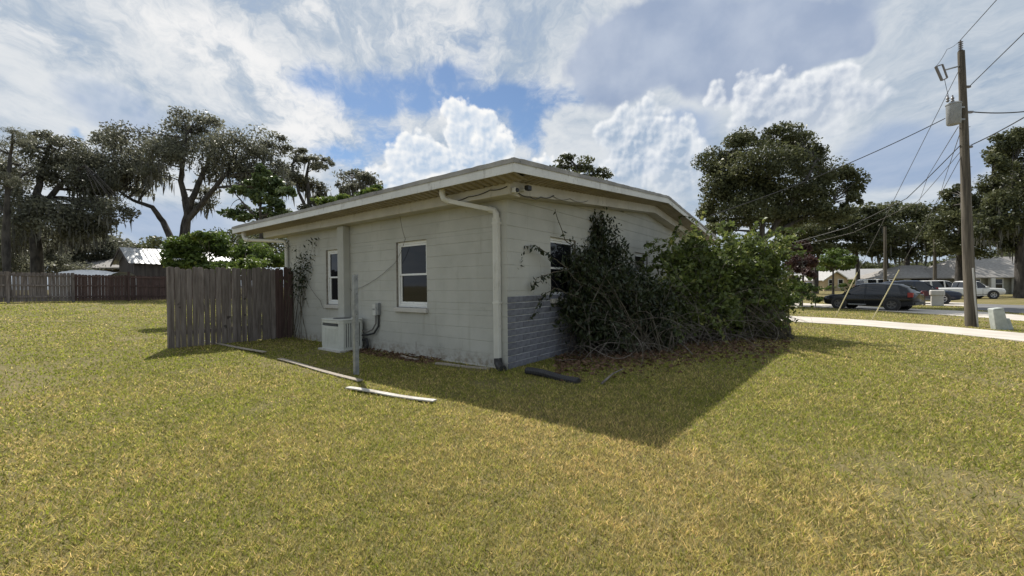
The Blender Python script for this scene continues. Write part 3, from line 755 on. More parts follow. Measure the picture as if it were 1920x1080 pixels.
# steel post in the lawn
pb_ = gnd(668, 703); post = empty('steel_post', (pb_.x, pb_.y, 0), HR); tag(post, 'bare galvanised steel channel post standing in the lawn before the condenser', 'post')
mb = MB(); mb.box(-0.03, 0.03, -0.032, -0.026, -0.3, 1.49); mb.box(-0.032, -0.026, -0.0258, 0.03, -0.3, 1.488); mb.box(0.026, 0.032, -0.0258, 0.03, -0.3, 1.488)
mb.build('channel', M['galv'], post)
for z in (1.42, 1.2, 0.9, 0.5): MB().lathe([(0.0, -0.0335), (0.006, -0.0335), (0.006, -0.031)], 8, (0, 0, z), 'y').build('bolt_hole', M['black_plastic'], post)

# boards lying in the grass
def board(a, b, w, t, mat, label, z=0.0, tilt=0.0):
    d = (b - a); L_ = d.length; o = empty('board', ((a + b) / 2 + Vector((0, 0, z))), atan2(d.y, d.x))
    n = 10; mb = MB(); vs = []; fs = []
    for i in range(n + 1):
        x = -L_ / 2 + L_ * i / n; yo_ = 0.003 * sin(i * 0.7); zz = 0.006 * sin(i * 0.55 + 1) + tilt * (i / n)
        vs += [(x, -w / 2 + yo_, zz), (x, w / 2 + yo_, zz), (x, w / 2 + yo_, zz + t), (x, -w / 2 + yo_, zz + t)]
    for i in range(n):
        k = i * 4
        fs += [(k + j, k + (j + 1) % 4, k + 4 + (j + 1) % 4, k + 4 + j) for j in range(4)]
    fs += [(3, 2, 1, 0), (n * 4, n * 4 + 1, n * 4 + 2, n * 4 + 3)]
    mb.add(vs, fs); bpy.data.objects.remove(o)
    o = mb.build('board', mat); o.location = (a + b) / 2 + Vector((0, 0, z)); o.rotation_euler = (0, 0, atan2(d.y, d.x))
    return tag(o, label, 'board', 'boards edging the old flower bed')
board(gnd(368, 636), gnd(496, 665), 0.08, 0.014, M['board'], 'weathered grey board lying at the foot of the picket fence', 0.015)
board(gnd(524, 675), gnd(676, 717), 0.08, 0.014, M['board'], 'long bleached board in the grass behind the steel post', 0.015)
board(gnd(652, 731), gnd(815, 756), 0.075, 0.014, M['board_white'], 'white painted board lying in the sunlit grass, nearest of three', 0.02)
board(HM @ Vector((-0.35, 1.25, 0)), HM @ Vector((-0.16, 0.25, 0)), 0.05, 0.03, M['board'], 'thin bare batten lying along the wall base by the downspout', 0.0)
board(HM @ Vector((-0.28, 2.25, 0)), HM @ Vector((-0.33, 1.75, 0)), 0.05, 0.03, M['board'], 'short bare stick on the soil below the near window', 0.01)

# near picket fence, square to the eave wall
fn = empty('picket_fence', C0, HR); tag(fn, 'weathered grey picket fence panel standing square to the house wall', 'fence')
FY = 6.98; x = -0.07; i = 0
while x > -2.36:
    w = random.uniform(0.090, 0.104); gap = random.uniform(0.006, 0.014) if x < -0.45 else 0.002
    hgt = 1.80 + (x / -2.4) * -0.06 + random.uniform(-.006, .006); t = 0.018
    red = x > -0.42
    zb = 0.02 + random.uniform(-.03, .02)
    mb = MB(); c = 0.03
    mb.prism([(x, zb), (x, hgt - c), (x - w * .22, hgt - .006), (x - w * .5, hgt), (x - w * .78, hgt - .006), (x - w, hgt - c), (x - w, zb)], 'y', FY - t, FY)
    o = mb.build('picket', M['picket_red'] if red and random.random() < .85 else M['picket'], fn)
    o.rotation_euler = (random.uniform(-.004, .004), random.uniform(-.003, .003), 0); o.location.y = random.uniform(-.006, .002)
    x -= w + gap; i += 1
XE = x
mb = MB(); mb.prism([(XE - 0.10, -0.3), (XE + 0.004, -0.3), (XE + 0.004, 1.75), (XE - 0.048, 1.765), (XE - 0.10, 1.75)], 'y', FY - 0.03, FY + 0.075); mb.build('end_post', M['picket'], fn)
MB().box(-0.11, -0.02, FY + 0.002, FY + 0.09, -0.3, 1.72).build('wall_post', M['picket_red'], fn)
for z in (0.32, 1.50): MB().box(XE, -0.12, FY + 0.012, FY + 0.05, z, z + 0.085).build('rail', M['picket'], fn)

# far fence across the side yard
pA = at(15, 569, 22.4); fdir = Vector((0.6071, 0.7946)); ff = empty('picket_fence', (pA.x, pA.y, 0), HR)
tag(ff, 'long dark picket fence across the back of the side lawn', 'fence')
def fz(d): return gz(pA.x + fdir.x * d)
d = -4.2; pk = {}
while d < 12.5:
    w = 0.135; red = d > 2.4
    h_ = 1.70 + random.uniform(-.02, .02) - (0.06 if d > 2.4 else 0)
    mb = MB(); mb.prism([(0, 0.05), (w, 0.05), (w, h_ - .03), (w * .75, h_), (w * .25, h_), (0, h_ - .03)], 'y', -0.02, 0.0)
    o = mb.build('picket', M['picket_red'] if red else M['picket'], ff); o.location = (d, random.uniform(-.01, .01), fz(d)); o.rotation_euler = (0, random.uniform(-.012, .012), 0)
    d += w + random.uniform(0.003, 0.020)
for k in range(-2, 6):
    d = k * 2.44; z = fz(d)
    o = MB().box(-0.06, 0.06, -0.135, -0.045, -0.2, 1.88 if k == 2 else 1.72).build('post', M['picket_red'] if k > 1 else M['picket'], ff); o.location = (d, 0, z)
    if k < 5:
        z2 = fz(d + 2.44)
        for rz in (0.28, 0.92, 1.48):
            mb = MB(); mb.add([(d, -0.062, z + rz), (d + 2.44, -0.062, z2 + rz), (d + 2.44, -0.024, z2 + rz), (d, -0.024, z + rz), (d, -0.062, z + rz + .09), (d + 2.44, -0.062, z2 + rz + .09), (d + 2.44, -0.024, z2 + rz + .09), (d, -0.024, z + rz + .09)],
                             [(3, 2, 1, 0), (4, 5, 6, 7), (0, 1, 5, 4), (1, 2, 6, 5), (2, 3, 7, 6), (3, 0, 4, 7)])
            mb.build('rail', M['picket_red'] if k > 0 else M['picket'], ff)

# ------------------------------------------------------------------ vegetation
def leaf_quads(c, size, aspect, rg, droop=0.0, jitter=0.6, flat=0.0):
    """one diamond per centre in c (N,3); droop pulls the long axis down, flat turns blades level"""
    n = len(c); a = rg.normal(size=(n, 3)); a[:, 2] = a[:, 2] * (1 - droop) - droop * 1.8; a[:, 2] *= (1 - flat)
    a /= np.linalg.norm(a, axis=1, keepdims=True)
    b = rg.normal(size=(n, 3)); b -= (b * a).sum(1, keepdims=True) * a; b /= np.linalg.norm(b, axis=1, keepdims=True)
    s_ = size * (1 + jitter * rg.uniform(-1, 1, (n, 1)))
    nrm = np.cross(a, b) * s_ * 0.10
    L_ = a * s_ * 0.5; W_ = b * s_ * 0.5 * aspect
    q = np.stack([c - L_, c + W_ + nrm, c + L_, c - W_ + nrm], 1)
    return q.reshape(-1, 3)
def clump_points(blobs, per, rg, ncl=10, tight=0.42):
    """blobs: (centre, radii) -> leaf centres grouped in sub-clumps, with a tint for each"""
    P, T, CL = [], [], []
    for c, r, k in blobs:
        n = max(20, int(per * k)); m_ = max(4, int(ncl * (0.6 + 0.4 * min(3, k))))
        u = rg.normal(size=(m_, 3)); u /= np.linalg.norm(u, axis=1, keepdims=True); rad = rg.uniform(0.25, 1.0, (m_, 1)) ** 0.5
        cc = np.array(c) + u * rad * np.array(r) * 0.85
        ct = rg.uniform(0, 1, m_)
        w_ = rg.uniform(0.4, 1.6, m_); idx = rg.choice(m_, n, p=w_ / w_.sum())
        g = rg.normal(size=(n, 3)); g /= np.linalg.norm(g, axis=1, keepdims=True); rr = rg.uniform(0, 1, (n, 1)) ** 0.45
        sc_ = tight * rg.uniform(0.55, 1.25, (m_, 1))[idx]
        P.append(cc[idx] + g * rr * np.array(r) * sc_ * np.array([1, 1, 0.8])); T.append(np.clip(0.55 * ct[idx] + 0.45 * rg.uniform(0, 1, n), 0, 1)); CL.append(cc)
    return np.concatenate(P), np.concatenate(T), np.concatenate(CL)
def bez(a, b, c, n):
    return [a * (1 - t) ** 2 + b * 2 * t * (1 - t) + c * t * t for t in [i / n for i in range(n + 1)]]
def tree(name, label, Y, trunks, blobs, leafmat, r0=0.4, leaf=0.0056, dens=1.0, moss=0, seed=1, barkmat='bark', cat='tree', group=None, branches=True, aspect=0.55, tight=0.60):
    """trunks: pixel polylines; blobs: pixel ellipses; everything stands around depth Y with real thickness"""
    rg = np.random.default_rng(seed); rnd = random.Random(seed)
    bx = trunks[0][0]; bp = at(bx[0], bx[1], Y); base = Vector((bp.x, bp.y, gz(bp.x) - 0.1))
    root = empty(name, base); tag(root, label, cat, group)
    B = []
    for px, py, rx, ry in blobs:
        dj = rnd.uniform(-1, 1) * min(2.4, 0.05 * Y)
        c = at(px, py, Y + dj) - base; k = Y / F_PX
        B.append((c, (rx * k, 0.75 * max(rx, ry) * k, ry * k), rx * ry / 1000.0))
    P, T, CL = clump_points(B, 2300 * dens, rg, tight=tight)
    np_mesh('crown', leaf_quads(P, leaf * Y, aspect, rg), 4, M[leafmat], root, {'tint': T})
    tb = MB(); sk = []
    for ti, tr in enumerate(trunks):
        pts = []
        for j, p in enumerate(tr):
            q = at(p[0], p[1], Y + (0 if j == 0 else rnd.uniform(-1, 1) * 0.02 * Y * min(1, j / 2))) - base
            if j == 0: q.z = -0.3 + 0.0 * q.z
            pts.append(q)
        fine = []
        for a, b in zip(pts, pts[1:]):
            for i in range(4):
                fine.append(a.lerp(b, i / 4) + Vector((rnd.uniform(-1, 1), rnd.uniform(-1, 1), 0)) * 0.03 * (0 if not fine else r0 * 3))
        fine.append(pts[-1]); n = len(fine); rr = r0 * (1.0 if ti == 0 else 0.8)
        tb.tube(fine, [rr * (1.25 if i == 0 else 1.0) * (1 - 0.78 * i / (n - 1)) for i in range(n)], 9)
        sk += [(p, rr * (1 - 0.75 * i / (n - 1))) for i, p in enumerate(fine) if i > n * 0.35]
    if branches:
        for c in CL:
            c = Vector(c); s0, rs = min(sk, key=lambda q: (q[0] - c).length + (3 if q[0].z > c.z + 0.5 else 0))
            mid = s0.lerp(c, 0.5) + Vector((rnd.uniform(-.4, .4), rnd.uniform(-.4, .4), rnd.uniform(0.0, .7))) * 0.03 * Y * 0.5
            r1 = min(rs * 0.6, 0.035 + 0.012 * (c - s0).length)
            pp = bez(s0, mid, c, 5); tb.tube(pp, [r1 * (1 - 0.8 * i / 5) for i in range(6)], 5, cap=False)
    tb.build('trunk', M[barkmat], root, smooth=True)
    if moss:
        n = moss; idx = rg.choice(len(P), n * 3); pts = P[idx]; pts = pts[np.argsort(pts[:, 2] + rg.normal(size=len(pts)) * 1.5)][:n]
        ln = rg.uniform(0.01, 0.045, (n, 1)) * Y; w_ = rg.uniform(0.001, 0.003, (n, 1)) * Y; an = rg.uniform(0, 6.28, (n, 1))
        dv = np.concatenate([np.cos(an), np.sin(an), np.zeros((n, 1))], 1) * w_
        tip = pts + np.concatenate([rg.normal(size=(n, 2)) * 0.05, -ln], 1)
        midp = (pts + tip) / 2 + rg.normal(size=(n, 3)) * 0.06
        q = np.stack([pts, midp + dv, tip, midp - dv], 1).reshape(-1, 3)
        tag(np_mesh('hanging_moss', q, 4, M['moss'], root, {'tint': rg.uniform(0, 1, n)}), kind='stuff')
    return root

tree('live_oak', 'spreading live oak with forked trunk and hanging moss behind the metal-roofed shed', 36,
     [[(340, 520), (338, 470), (347, 425), (356, 385), (372, 345), (392, 300), (400, 262)], [(338, 520), (326, 462), (306, 415), (285, 388), (250, 376), (212, 352)], [(341, 520), (352, 400), (340, 340), (345, 290), (350, 250)], [(341, 520), (350, 415), (420, 330), (470, 290)]],
     [(215, 300, 60, 48), (150, 300, 40, 30), (235, 345, 60, 30), (268, 268, 60, 36), (352, 230, 42, 26), (345, 275, 65, 40), (420, 285, 55, 42), (475, 268, 44, 28), (440, 330, 55, 42), (265, 320, 52, 28), (185, 330, 46, 36), (490, 320, 42, 45), (300, 300, 50, 34), (388, 235, 30, 22), (515, 270, 28, 22), (525, 330, 24, 30), (380, 370, 30, 26), (205, 262, 36, 24)],
     'leaf_oak', 0.42, moss=900, seed=11, dens=0.62)
tree('live_oak', 'dense dark live oak with mossy low limbs beside the thin pine', 33,
     [[(70, 520), (68, 460), (62, 410), (70, 360), (80, 310), (95, 270)], [(70, 520), (64, 420), (30, 360), (10, 320)], [(70, 520), (66, 400), (120, 340), (160, 310)]],
     [(60, 320, 52, 42), (115, 285, 48, 34), (150, 335, 55, 42), (35, 390, 52, 42), (100, 410, 62, 40), (165, 395, 45, 34), (15, 330, 38, 38), (130, 440, 55, 26), (40, 450, 52, 30), (85, 260, 34, 20), (195, 425, 30, 22), (190, 368, 46, 36), (215, 400, 34, 26), (150, 425, 56, 30), (60, 280, 30, 24), (10, 440, 50, 36)],
     'leaf_oak', 0.42, moss=800, seed=12, dens=0.62)
tree('pine_tree', 'tall thin pine with open flat branches behind the grey end of the far fence', 29,
     [[(14, 520), (10, 440), (14, 350), (20, 290), (24, 245)], [(14, 520), (14, 360), (40, 330), (62, 318)], [(14, 520), (12, 400), (-20, 370), (-40, 360)]],
     [(22, 252, 30, 14), (48, 268, 22, 12), (4, 280, 28, 14), (60, 318, 16, 9), (-10, 330, 30, 16), (30, 345, 22, 10)], 'leaf_oak', 0.22, leaf=0.007, dens=1.1, seed=13, aspect=0.14)
tree('oak_tree', 'dark oak with rounded clusters right of the forked live oak', 40,
     [[(592, 520), (590, 440), (580, 380), (575, 330), (580, 300)], [(592, 520), (588, 420), (560, 360), (548, 310)]],
     [(590, 305, 28, 17), (560, 292, 22, 16), (555, 335, 32, 28), (600, 360, 20, 24), (612, 305, 14, 11), (590, 390, 30, 18), (575, 340, 22, 16)], 'leaf_oak', 0.34, moss=120, seed=14, dens=1.0)
tree('moss_oak', 'far grey oak with moss showing over the house roof edge', 47,
     [[(668, 520), (668, 430), (664, 370), (660, 335)]], [(660, 332, 26, 16), (688, 342, 26, 20), (646, 352, 18, 18), (670, 365, 34, 20), (705, 362, 18, 14)], 'leaf_oak', 0.34, moss=260, seed=15, dens=0.95)
tree('young_tree', 'slender pale green young tree rising behind the picket fence and eave', 19,
     [[(492, 530), (490, 450), (488, 390), (490, 335)], [(492, 530), (489, 420), (460, 385), (440, 362)], [(492, 530), (489, 420), (515, 375), (528, 345)]],
     [(490, 322, 17, 16), (478, 345, 20, 14), (524, 340, 17, 14), (498, 372, 30, 18), (446, 358, 22, 9), (452, 398, 30, 12), (528, 392, 24, 18), (480, 410, 34, 16), (535, 362, 16, 14), (500, 345, 18, 14)], 'leaf_pale', 0.11, leaf=0.009, dens=0.75, seed=16)
tree('laurel_shrub', 'rounded glossy green laurel shrub just behind the near picket fence', 13.6,
     [[(400, 560), (398, 520), (392, 480)], [(402, 560), (440, 520), (460, 480)], [(400, 560), (360, 510), (345, 475)]],
     [(350, 462, 36, 22), (398, 452, 38, 22), (440, 466, 38, 24), (330, 486, 26, 20), (480, 484, 34, 22), (390, 492, 52, 22), (515, 490, 30, 18), (375, 440, 22, 12), (450, 500, 50, 18)], 'leaf_bright', 0.05, leaf=0.0085, dens=1.0, seed=17, barkmat='twig_dark', cat='shrub')
tree('camphor_tree', 'yellow green treetop showing just above the eave of the house roof', 20,
     [[(655, 540), (655, 450), (652, 400)]], [(608, 380, 22, 9), (640, 371, 22, 10), (672, 366, 18, 9), (705, 358, 20, 8), (655, 400, 60, 16)], 'leaf_bright', 0.12, leaf=0.009, dens=1.0, seed=18)
tree('oak_tree', 'oak crown showing above the gable roof of the house', 38,
     [[(1085, 530), (1085, 430), (1082, 350), (1080, 310)]], [(1058, 303, 24, 13), (1094, 310, 26, 16), (1124, 326, 20, 11), (1085, 345, 55, 28), (1040, 325, 16, 14), (1080, 375, 70, 30), (1050, 400, 50, 26), (1120, 400, 46, 26)], 'leaf_far', 0.3, leaf=0.0065, dens=1.1, seed=19)
tree('oak_tree', 'large full oak standing across the sidewalk beyond the overgrown shrub', 33,
     [[(1432, 565), (1430, 500), (1428, 450), (1432, 400), (1440, 340)], [(1432, 565), (1429, 460), (1400, 410), (1370, 360), (1350, 320)], [(1432, 565), (1430, 455), (1470, 400), (1510, 340), (1530, 300)], [(1432, 565), (1430, 450), (1500, 410), (1560, 380)]],
     [(1345, 300, 36, 34), (1400, 272, 42, 30), (1472, 258, 46, 24), (1505, 285, 44, 34), (1440, 320, 75, 46), (1358, 350, 46, 42), (1540, 325, 44, 34), (1585, 345, 32, 32), (1500, 370, 66, 40), (1562, 395, 36, 26), (1420, 390, 75, 36), (1335, 400, 26, 26), (1600, 380, 18, 18), (1350, 425, 36, 20), (1465, 415, 60, 24)],
     'leaf_far', 0.36, leaf=0.0062, dens=1.25, seed=20)
tree('oak_tree', 'dark oak behind the beige gabled house', 66,
     [[(1528, 545), (1530, 500), (1540, 450)], [(1610, 545), (1608, 490), (1600, 440)]],
     [(1500, 432, 45, 30), (1560, 420, 48, 30), (1620, 412, 44, 30), (1590, 455, 62, 26), (1530, 465, 44, 20), (1475, 460, 30, 24)], 'leaf_far', 0.5, leaf=0.0062, dens=1.15, seed=21)
tree('oak_tree', 'dark oak behind the far pole and long grey roof', 68,
     [[(1700, 545), (1702, 490), (1705, 440)], [(1665, 545), (1663, 500), (1660, 450)]],
     [(1676, 398, 40, 20), (1722, 408, 44, 30), (1690, 445, 60, 30), (1650, 430, 30, 26), (1740, 440, 34, 34), (1660, 475, 34, 14), (1720, 478, 40, 14)], 'leaf_far', 0.5, leaf=0.0062, dens=1.1, moss=160, seed=22)
tree('oak_tree', 'leafy oak right behind the near utility pole', 50,
     [[(1800, 545), (1800, 480), (1802, 420), (1805, 370)], [(1800, 545), (1801, 450), (1840, 420)]],
     [(1795, 352, 26, 18), (1790, 385, 36, 30), (1830, 395, 40, 34), (1780, 430, 42, 34), (1840, 440, 46, 36), (1800, 470, 46, 18)], 'leaf_far', 0.5, leaf=0.0062, dens=1.15, seed=23)
tree('live_oak', 'tall live oak with moss over the hip-roofed house and white pickup truck', 42,
     [[(1915, 545), (1912, 470), (1905, 400), (1900, 340)], [(1915, 545), (1913, 450), (1870, 390), (1860, 340)], [(1915, 545), (1913, 440), (1960, 380)]],
     [(1885, 270, 36, 28), (1920, 290, 46, 40), (1865, 315, 30, 24), (1895, 340, 46, 36), (1890, 395, 52, 40), (1905, 445, 44, 28), (1960, 340, 50, 60), (1850, 345, 22, 18), (1860, 430, 34, 26), (1950, 420, 50, 50)], 'leaf_far', 0.5, leaf=0.0062, dens=1.1, moss=260, seed=24)
tree('plum_tree', 'small purple leaved tree beside the big oak', 48,
     [[(1505, 548), (1506, 515), (1504, 485)]], [(1498, 468, 20, 16), (1512, 490, 20, 20), (1490, 495, 16, 18), (1522, 510, 14, 12)], 'leaf_red', 0.16, leaf=0.006, dens=1.3, seed=25)
tree('small_tree', 'small yellow green tree over the beige house gable', 56,
     [[(1562, 545), (1562, 510), (1560, 485)]], [(1562, 478, 26, 10), (1545, 492, 24, 11), (1585, 490, 20, 11), (1565, 500, 30, 10)], 'leaf_bright', 0.16, leaf=0.006, dens=1.3, seed=26)
tree('garden_shrub', 'leafy green garden shrub at the drive before the dark grey car', 30,
     [[(1505, 568), (1504, 555), (1500, 540)], [(1530, 570), (1528, 558), (1530, 548)]], [(1490, 538, 20, 14), (1516, 545, 20, 12), (1500, 556, 26, 11), (1478, 560, 22, 12), (1530, 560, 14, 8)], 'leaf_bright', 0.05, leaf=0.006, dens=1.2, seed=27, barkmat='twig_dark', cat='shrub')
tree('garden_shrub', 'low shrub in front of the beige gabled house', 74,
     [[(1590, 545), (1590, 538)]], [(1560, 540, 10, 6), (1585, 538, 12, 8), (1598, 530, 8, 10)], 'leaf_bright', 0.06, leaf=0.004, dens=1.6, seed=28, barkmat='twig_dark', cat='shrub')

# far woods that read as one mass
def woods(name, spans_, leafmat, label, seed):
    rg = np.random.default_rng(seed); B = []
    for px, py, rx, ry, Y in spans_:
        c = at(px, py, Y); k = Y / F_PX; B.append((c, (rx * k, rx * k * 0.8, ry * k), rx * ry / 1000.0))
    P, T, CL = clump_points(B, 2600, rg, ncl=14, tight=0.6); Yc = np.maximum(P[:, 1:2], 5)
    q = leaf_quads(P, 1.0, 0.6, rg); q = (q.reshape(-1, 4, 3) - P[:, None, :]) * (0.0052 * Yc)[:, None, :] + P[:, None, :]
    o = np_mesh(name, q.reshape(-1, 3), 4, M[leafmat], None, {'tint': T}); return tag(o, label, kind='stuff')
woods('undergrowth', [(20, 465, 46, 36, 38), (70, 470, 46, 34, 40), (120, 468, 46, 32, 46), (170, 465, 46, 30, 47), (215, 466, 34, 24, 48), (150, 445, 60, 20, 50), (60, 500, 80, 24, 41), (-40, 470, 60, 46, 38), (10, 495, 60, 26, 36), (225, 490, 40, 20, 50), (40, 440, 50, 30, 40), (235, 482, 24, 18, 50), (120, 495, 60, 20, 46), (180, 488, 50, 18, 49)], 'leaf_oak', 'dark mass of undergrowth below the left oaks', 31)
woods('treeline', [(250, 462, 26, 10, 95), (280, 460, 24, 8, 95), (310, 458, 30, 14, 90), (370, 462, 40, 22, 90), (430, 460, 60, 26, 95), (520, 470, 70, 40, 95), (600, 470, 60, 50, 95)], 'leaf_far', 'distant treeline above the shed roof', 32)
woods('treeline', [(1480, 500, 50, 26, 110), (1560, 498, 60, 14, 115), (1640, 505, 60, 12, 115), (1720, 503, 60, 14, 115), (1790, 500, 60, 22, 110), (1860, 490, 60, 30, 105), (1940, 480, 60, 40, 105), (1400, 510, 60, 30, 110), (1320, 510, 60, 30, 110)], 'leaf_far', 'distant treeline behind the houses across the street', 33)

# ---- overgrown shrubs along the gable wall
def shrub(name, label, bases, blobs, nst, nleaf, leafmat, size, droop, seed, stemmat='twig_dark', extra=(), bare=0, aspect=0.42, rstem=0.012, cat='shrub', shoots=0):
    """bases: ground points; blobs: (px, py, rx, ry, Y); arching stems run to points in the blobs and carry the leaves"""
    rg = np.random.default_rng(seed); rnd = random.Random(seed); base = sum(bases, Vector()) / len(bases)
    root = empty(name, base); tag(root, label, cat); tb = MB(); LP = []; LT = []
    B = []
    for px, py, rx, ry, Y in blobs:
        k = Y / F_PX; B.append((at(px, py, Y), (rx * k, 0.7 * rx * k, ry * k), rx * ry))
    wts = [b[2] for b in B]
    def stem(a, c, r, leaves, lift):
        mid = a.lerp(c, 0.45) + Vector((rnd.uniform(-.3, .3), rnd.uniform(-.3, .3), lift))
        pp = bez(a, mid, c, 9); end = c + Vector((rnd.uniform(-.25, .25), rnd.uniform(-.25, .25), -rnd.uniform(.0, .25)))
        pp.append(end); pp = [p + Vector((rnd.uniform(-1, 1), rnd.uniform(-1, 1), rnd.uniform(-1, 1))) * 0.018 - base for p in pp]
        pp = [Vector((p.x, p.y, max(p.z, -0.02 - base.z * 0))) for p in pp]
        n = len(pp); tb.tube(pp, [r * (1 - 0.75 * i / (n - 1)) for i in range(n)], 4, cap=False)
        tint = rnd.random()
        for _ in range(leaves):
            t = rnd.uniform(0.42, 1.0) ** 0.7 * (n - 1); i = min(n - 2, int(t)); q = pp[i].lerp(pp[i + 1], t - i)
            s_ = 0.07 + 0.05 * rnd.random()
            LP.append((q.x + rnd.gauss(0, s_), q.y + rnd.gauss(0, s_), q.z + rnd.gauss(0, s_) - 0.02)); LT.append(min(1, max(0, 0.6 * tint + 0.4 * rnd.random())))
    per = nleaf // max(1, nst)
    for _ in range(nst):
        b = rnd.choices(B, wts)[0]; u = Vector((rnd.gauss(0, 1), rnd.gauss(0, 1), rnd.gauss(0, 1))).normalized() * rnd.uniform(.3, 1) ** .5
        c = b[0] + Vector((u.x * b[1][0], u.y * b[1][1], u.z * b[1][2])); a = min(rnd.sample(bases, min(3, len(bases))), key=lambda p: (p - c).length)
        a = a + Vector((rnd.uniform(-.35, .35), rnd.uniform(-.35, .35), -.05)); stem(a, c, rstem * rnd.uniform(.6, 1.3), per, rnd.uniform(0.1, 0.7))
    for _ in range(shoots):
        b = rnd.choice(B); w = rnd.uniform(0, 2 * pi); q = b[0] + Vector((cos(w) * b[1][0], sin(w) * b[1][1], b[1][2] * rnd.uniform(.2, 1.0))) * 0.9
        d = Vector((cos(w) * .6 + rnd.gauss(0, .3), sin(w) * .6 + rnd.gauss(0, .3), rnd.uniform(.0, .8))).normalized(); pp = [q - base]; tint = rnd.random(); ln = rnd.uniform(.05, .11)
        for i in range(9):
            d = (d + Vector((rnd.gauss(0, .12), rnd.gauss(0, .12), -.13))).normalized(); q = q + d * ln; pp.append(q - base)
            for _k in range(4): LP.append(tuple(q - base + Vector((rnd.gauss(0, .035), rnd.gauss(0, .035), rnd.gauss(-.03, .03))))); LT.append(min(1, .5 * tint + .5 * rnd.random() + .1))
        tb.tube(pp, [.006 * (1 - .7 * i / 9) for i in range(10)], 4, cap=False)
    for (pts, lv) in extra:
        P_ = [at(*p) for p in pts]; fine = []
        for a, b in zip(P_, P_[1:]):
            for i in range(5): fine.append(a.lerp(b, i / 5) + Vector((rnd.uniform(-1, 1), rnd.uniform(-1, 1), rnd.uniform(-1, 1))) * 0.012 - base)
        fine.append(P_[-1] - base); n = len(fine); tb.tube(fine, [0.011 * (1 - 0.7 * i / (n - 1)) for i in range(n)], 4, cap=False)
        for _ in range(lv):
            t = rnd.uniform(0.25, 1.0) * (n - 1); i = min(n - 2, int(t)); q = fine[i].lerp(fine[i + 1], t - i)
            LP.append((q.x + rnd.gauss(0, .03), q.y + rnd.gauss(0, .03), q.z - abs(rnd.gauss(0, .05)))); LT.append(rnd.random() * .8)
    tb.build('stems', M[stemmat], root)
    LP = np.array(LP); LT = np.array(LT)
    np_mesh('foliage', leaf_quads(LP, size, aspect, rg, droop), 4, M[leafmat], root, {'tint': LT})
    return root, B
wp = lambda X, Y, z=0.0: HM @ Vector((X, Y, z))
shrub('climbing_vine', 'dark leafy vine climbing the gable wall up to the rake beam', [wp(3.1, -0.12), wp(3.4, -0.15), wp(3.0, -0.1)],
      [(1118, 408, 20, 22, 8.75), (1114, 435, 18, 24, 8.7), (1108, 470, 24, 26, 8.6), (1140, 420, 12, 14, 8.9), (1160, 470, 20, 26, 8.9)], 70, 3600, 'leaf_dark', 0.085, 0.65, 41, cat='vine')
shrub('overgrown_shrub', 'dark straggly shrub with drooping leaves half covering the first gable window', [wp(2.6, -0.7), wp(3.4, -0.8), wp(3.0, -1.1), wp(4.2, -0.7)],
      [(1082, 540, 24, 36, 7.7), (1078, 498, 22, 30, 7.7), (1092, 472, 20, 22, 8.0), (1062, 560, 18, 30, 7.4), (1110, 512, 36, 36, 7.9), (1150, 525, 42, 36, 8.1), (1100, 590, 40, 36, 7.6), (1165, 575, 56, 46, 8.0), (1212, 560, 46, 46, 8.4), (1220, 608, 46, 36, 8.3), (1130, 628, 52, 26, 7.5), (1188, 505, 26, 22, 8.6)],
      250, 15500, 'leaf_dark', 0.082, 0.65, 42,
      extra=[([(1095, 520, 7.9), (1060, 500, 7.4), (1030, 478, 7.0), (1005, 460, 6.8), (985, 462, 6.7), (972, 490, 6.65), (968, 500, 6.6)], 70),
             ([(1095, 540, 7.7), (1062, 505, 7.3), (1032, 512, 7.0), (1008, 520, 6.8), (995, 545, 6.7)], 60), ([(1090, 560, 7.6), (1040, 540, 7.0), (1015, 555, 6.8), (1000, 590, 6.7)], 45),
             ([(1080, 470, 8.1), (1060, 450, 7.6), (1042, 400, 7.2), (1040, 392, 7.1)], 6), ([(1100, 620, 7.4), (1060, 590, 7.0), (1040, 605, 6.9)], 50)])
shrub('vine_shrub', 'broad sunlit green vine shrub spilling over the lawn at the gable end', [wp(6.2, -2.0), wp(7.4, -2.4), wp(5.4, -1.8), wp(8.2, -3.0), wp(6.8, -3.0)],
      [(1264, 490, 29, 27, 9.7), (1300, 476, 42, 29, 10.0), (1355, 458, 44, 24, 10.3), (1400, 464, 39, 29, 10.7), (1438, 500, 32, 39, 11.0), (1340, 515, 67, 42, 9.9), (1270, 540, 46, 42, 9.2), (1410, 556, 46, 39, 10.4), (1330, 580, 67, 30, 9.4), (1447, 466, 18, 18, 11.2), (1458, 566, 24, 34, 11.0), (1400, 606, 34, 17, 9.9), (1260, 600, 42, 25, 8.9)],
      360, 26000, 'leaf_vine', 0.10, 0.40, 43, aspect=0.55, shoots=120,
      extra=[([(1440, 540, 11.0), (1480, 520, 11.4), (1510, 530, 11.6), (1525, 560, 11.6), (1520, 575, 11.6)], 70), ([(1440, 560, 11.0), (1475, 548, 11.2), (1500, 560, 11.3), (1505, 580, 11.3)], 50),
             ([(1262, 470, 10.2), (1268, 430, 10.4), (1276, 415, 10.5)], 50), ([(1340, 445, 11.2), (1300, 410, 12.0), (1270, 400, 12.2), (1252, 402, 12.2)], 40)])
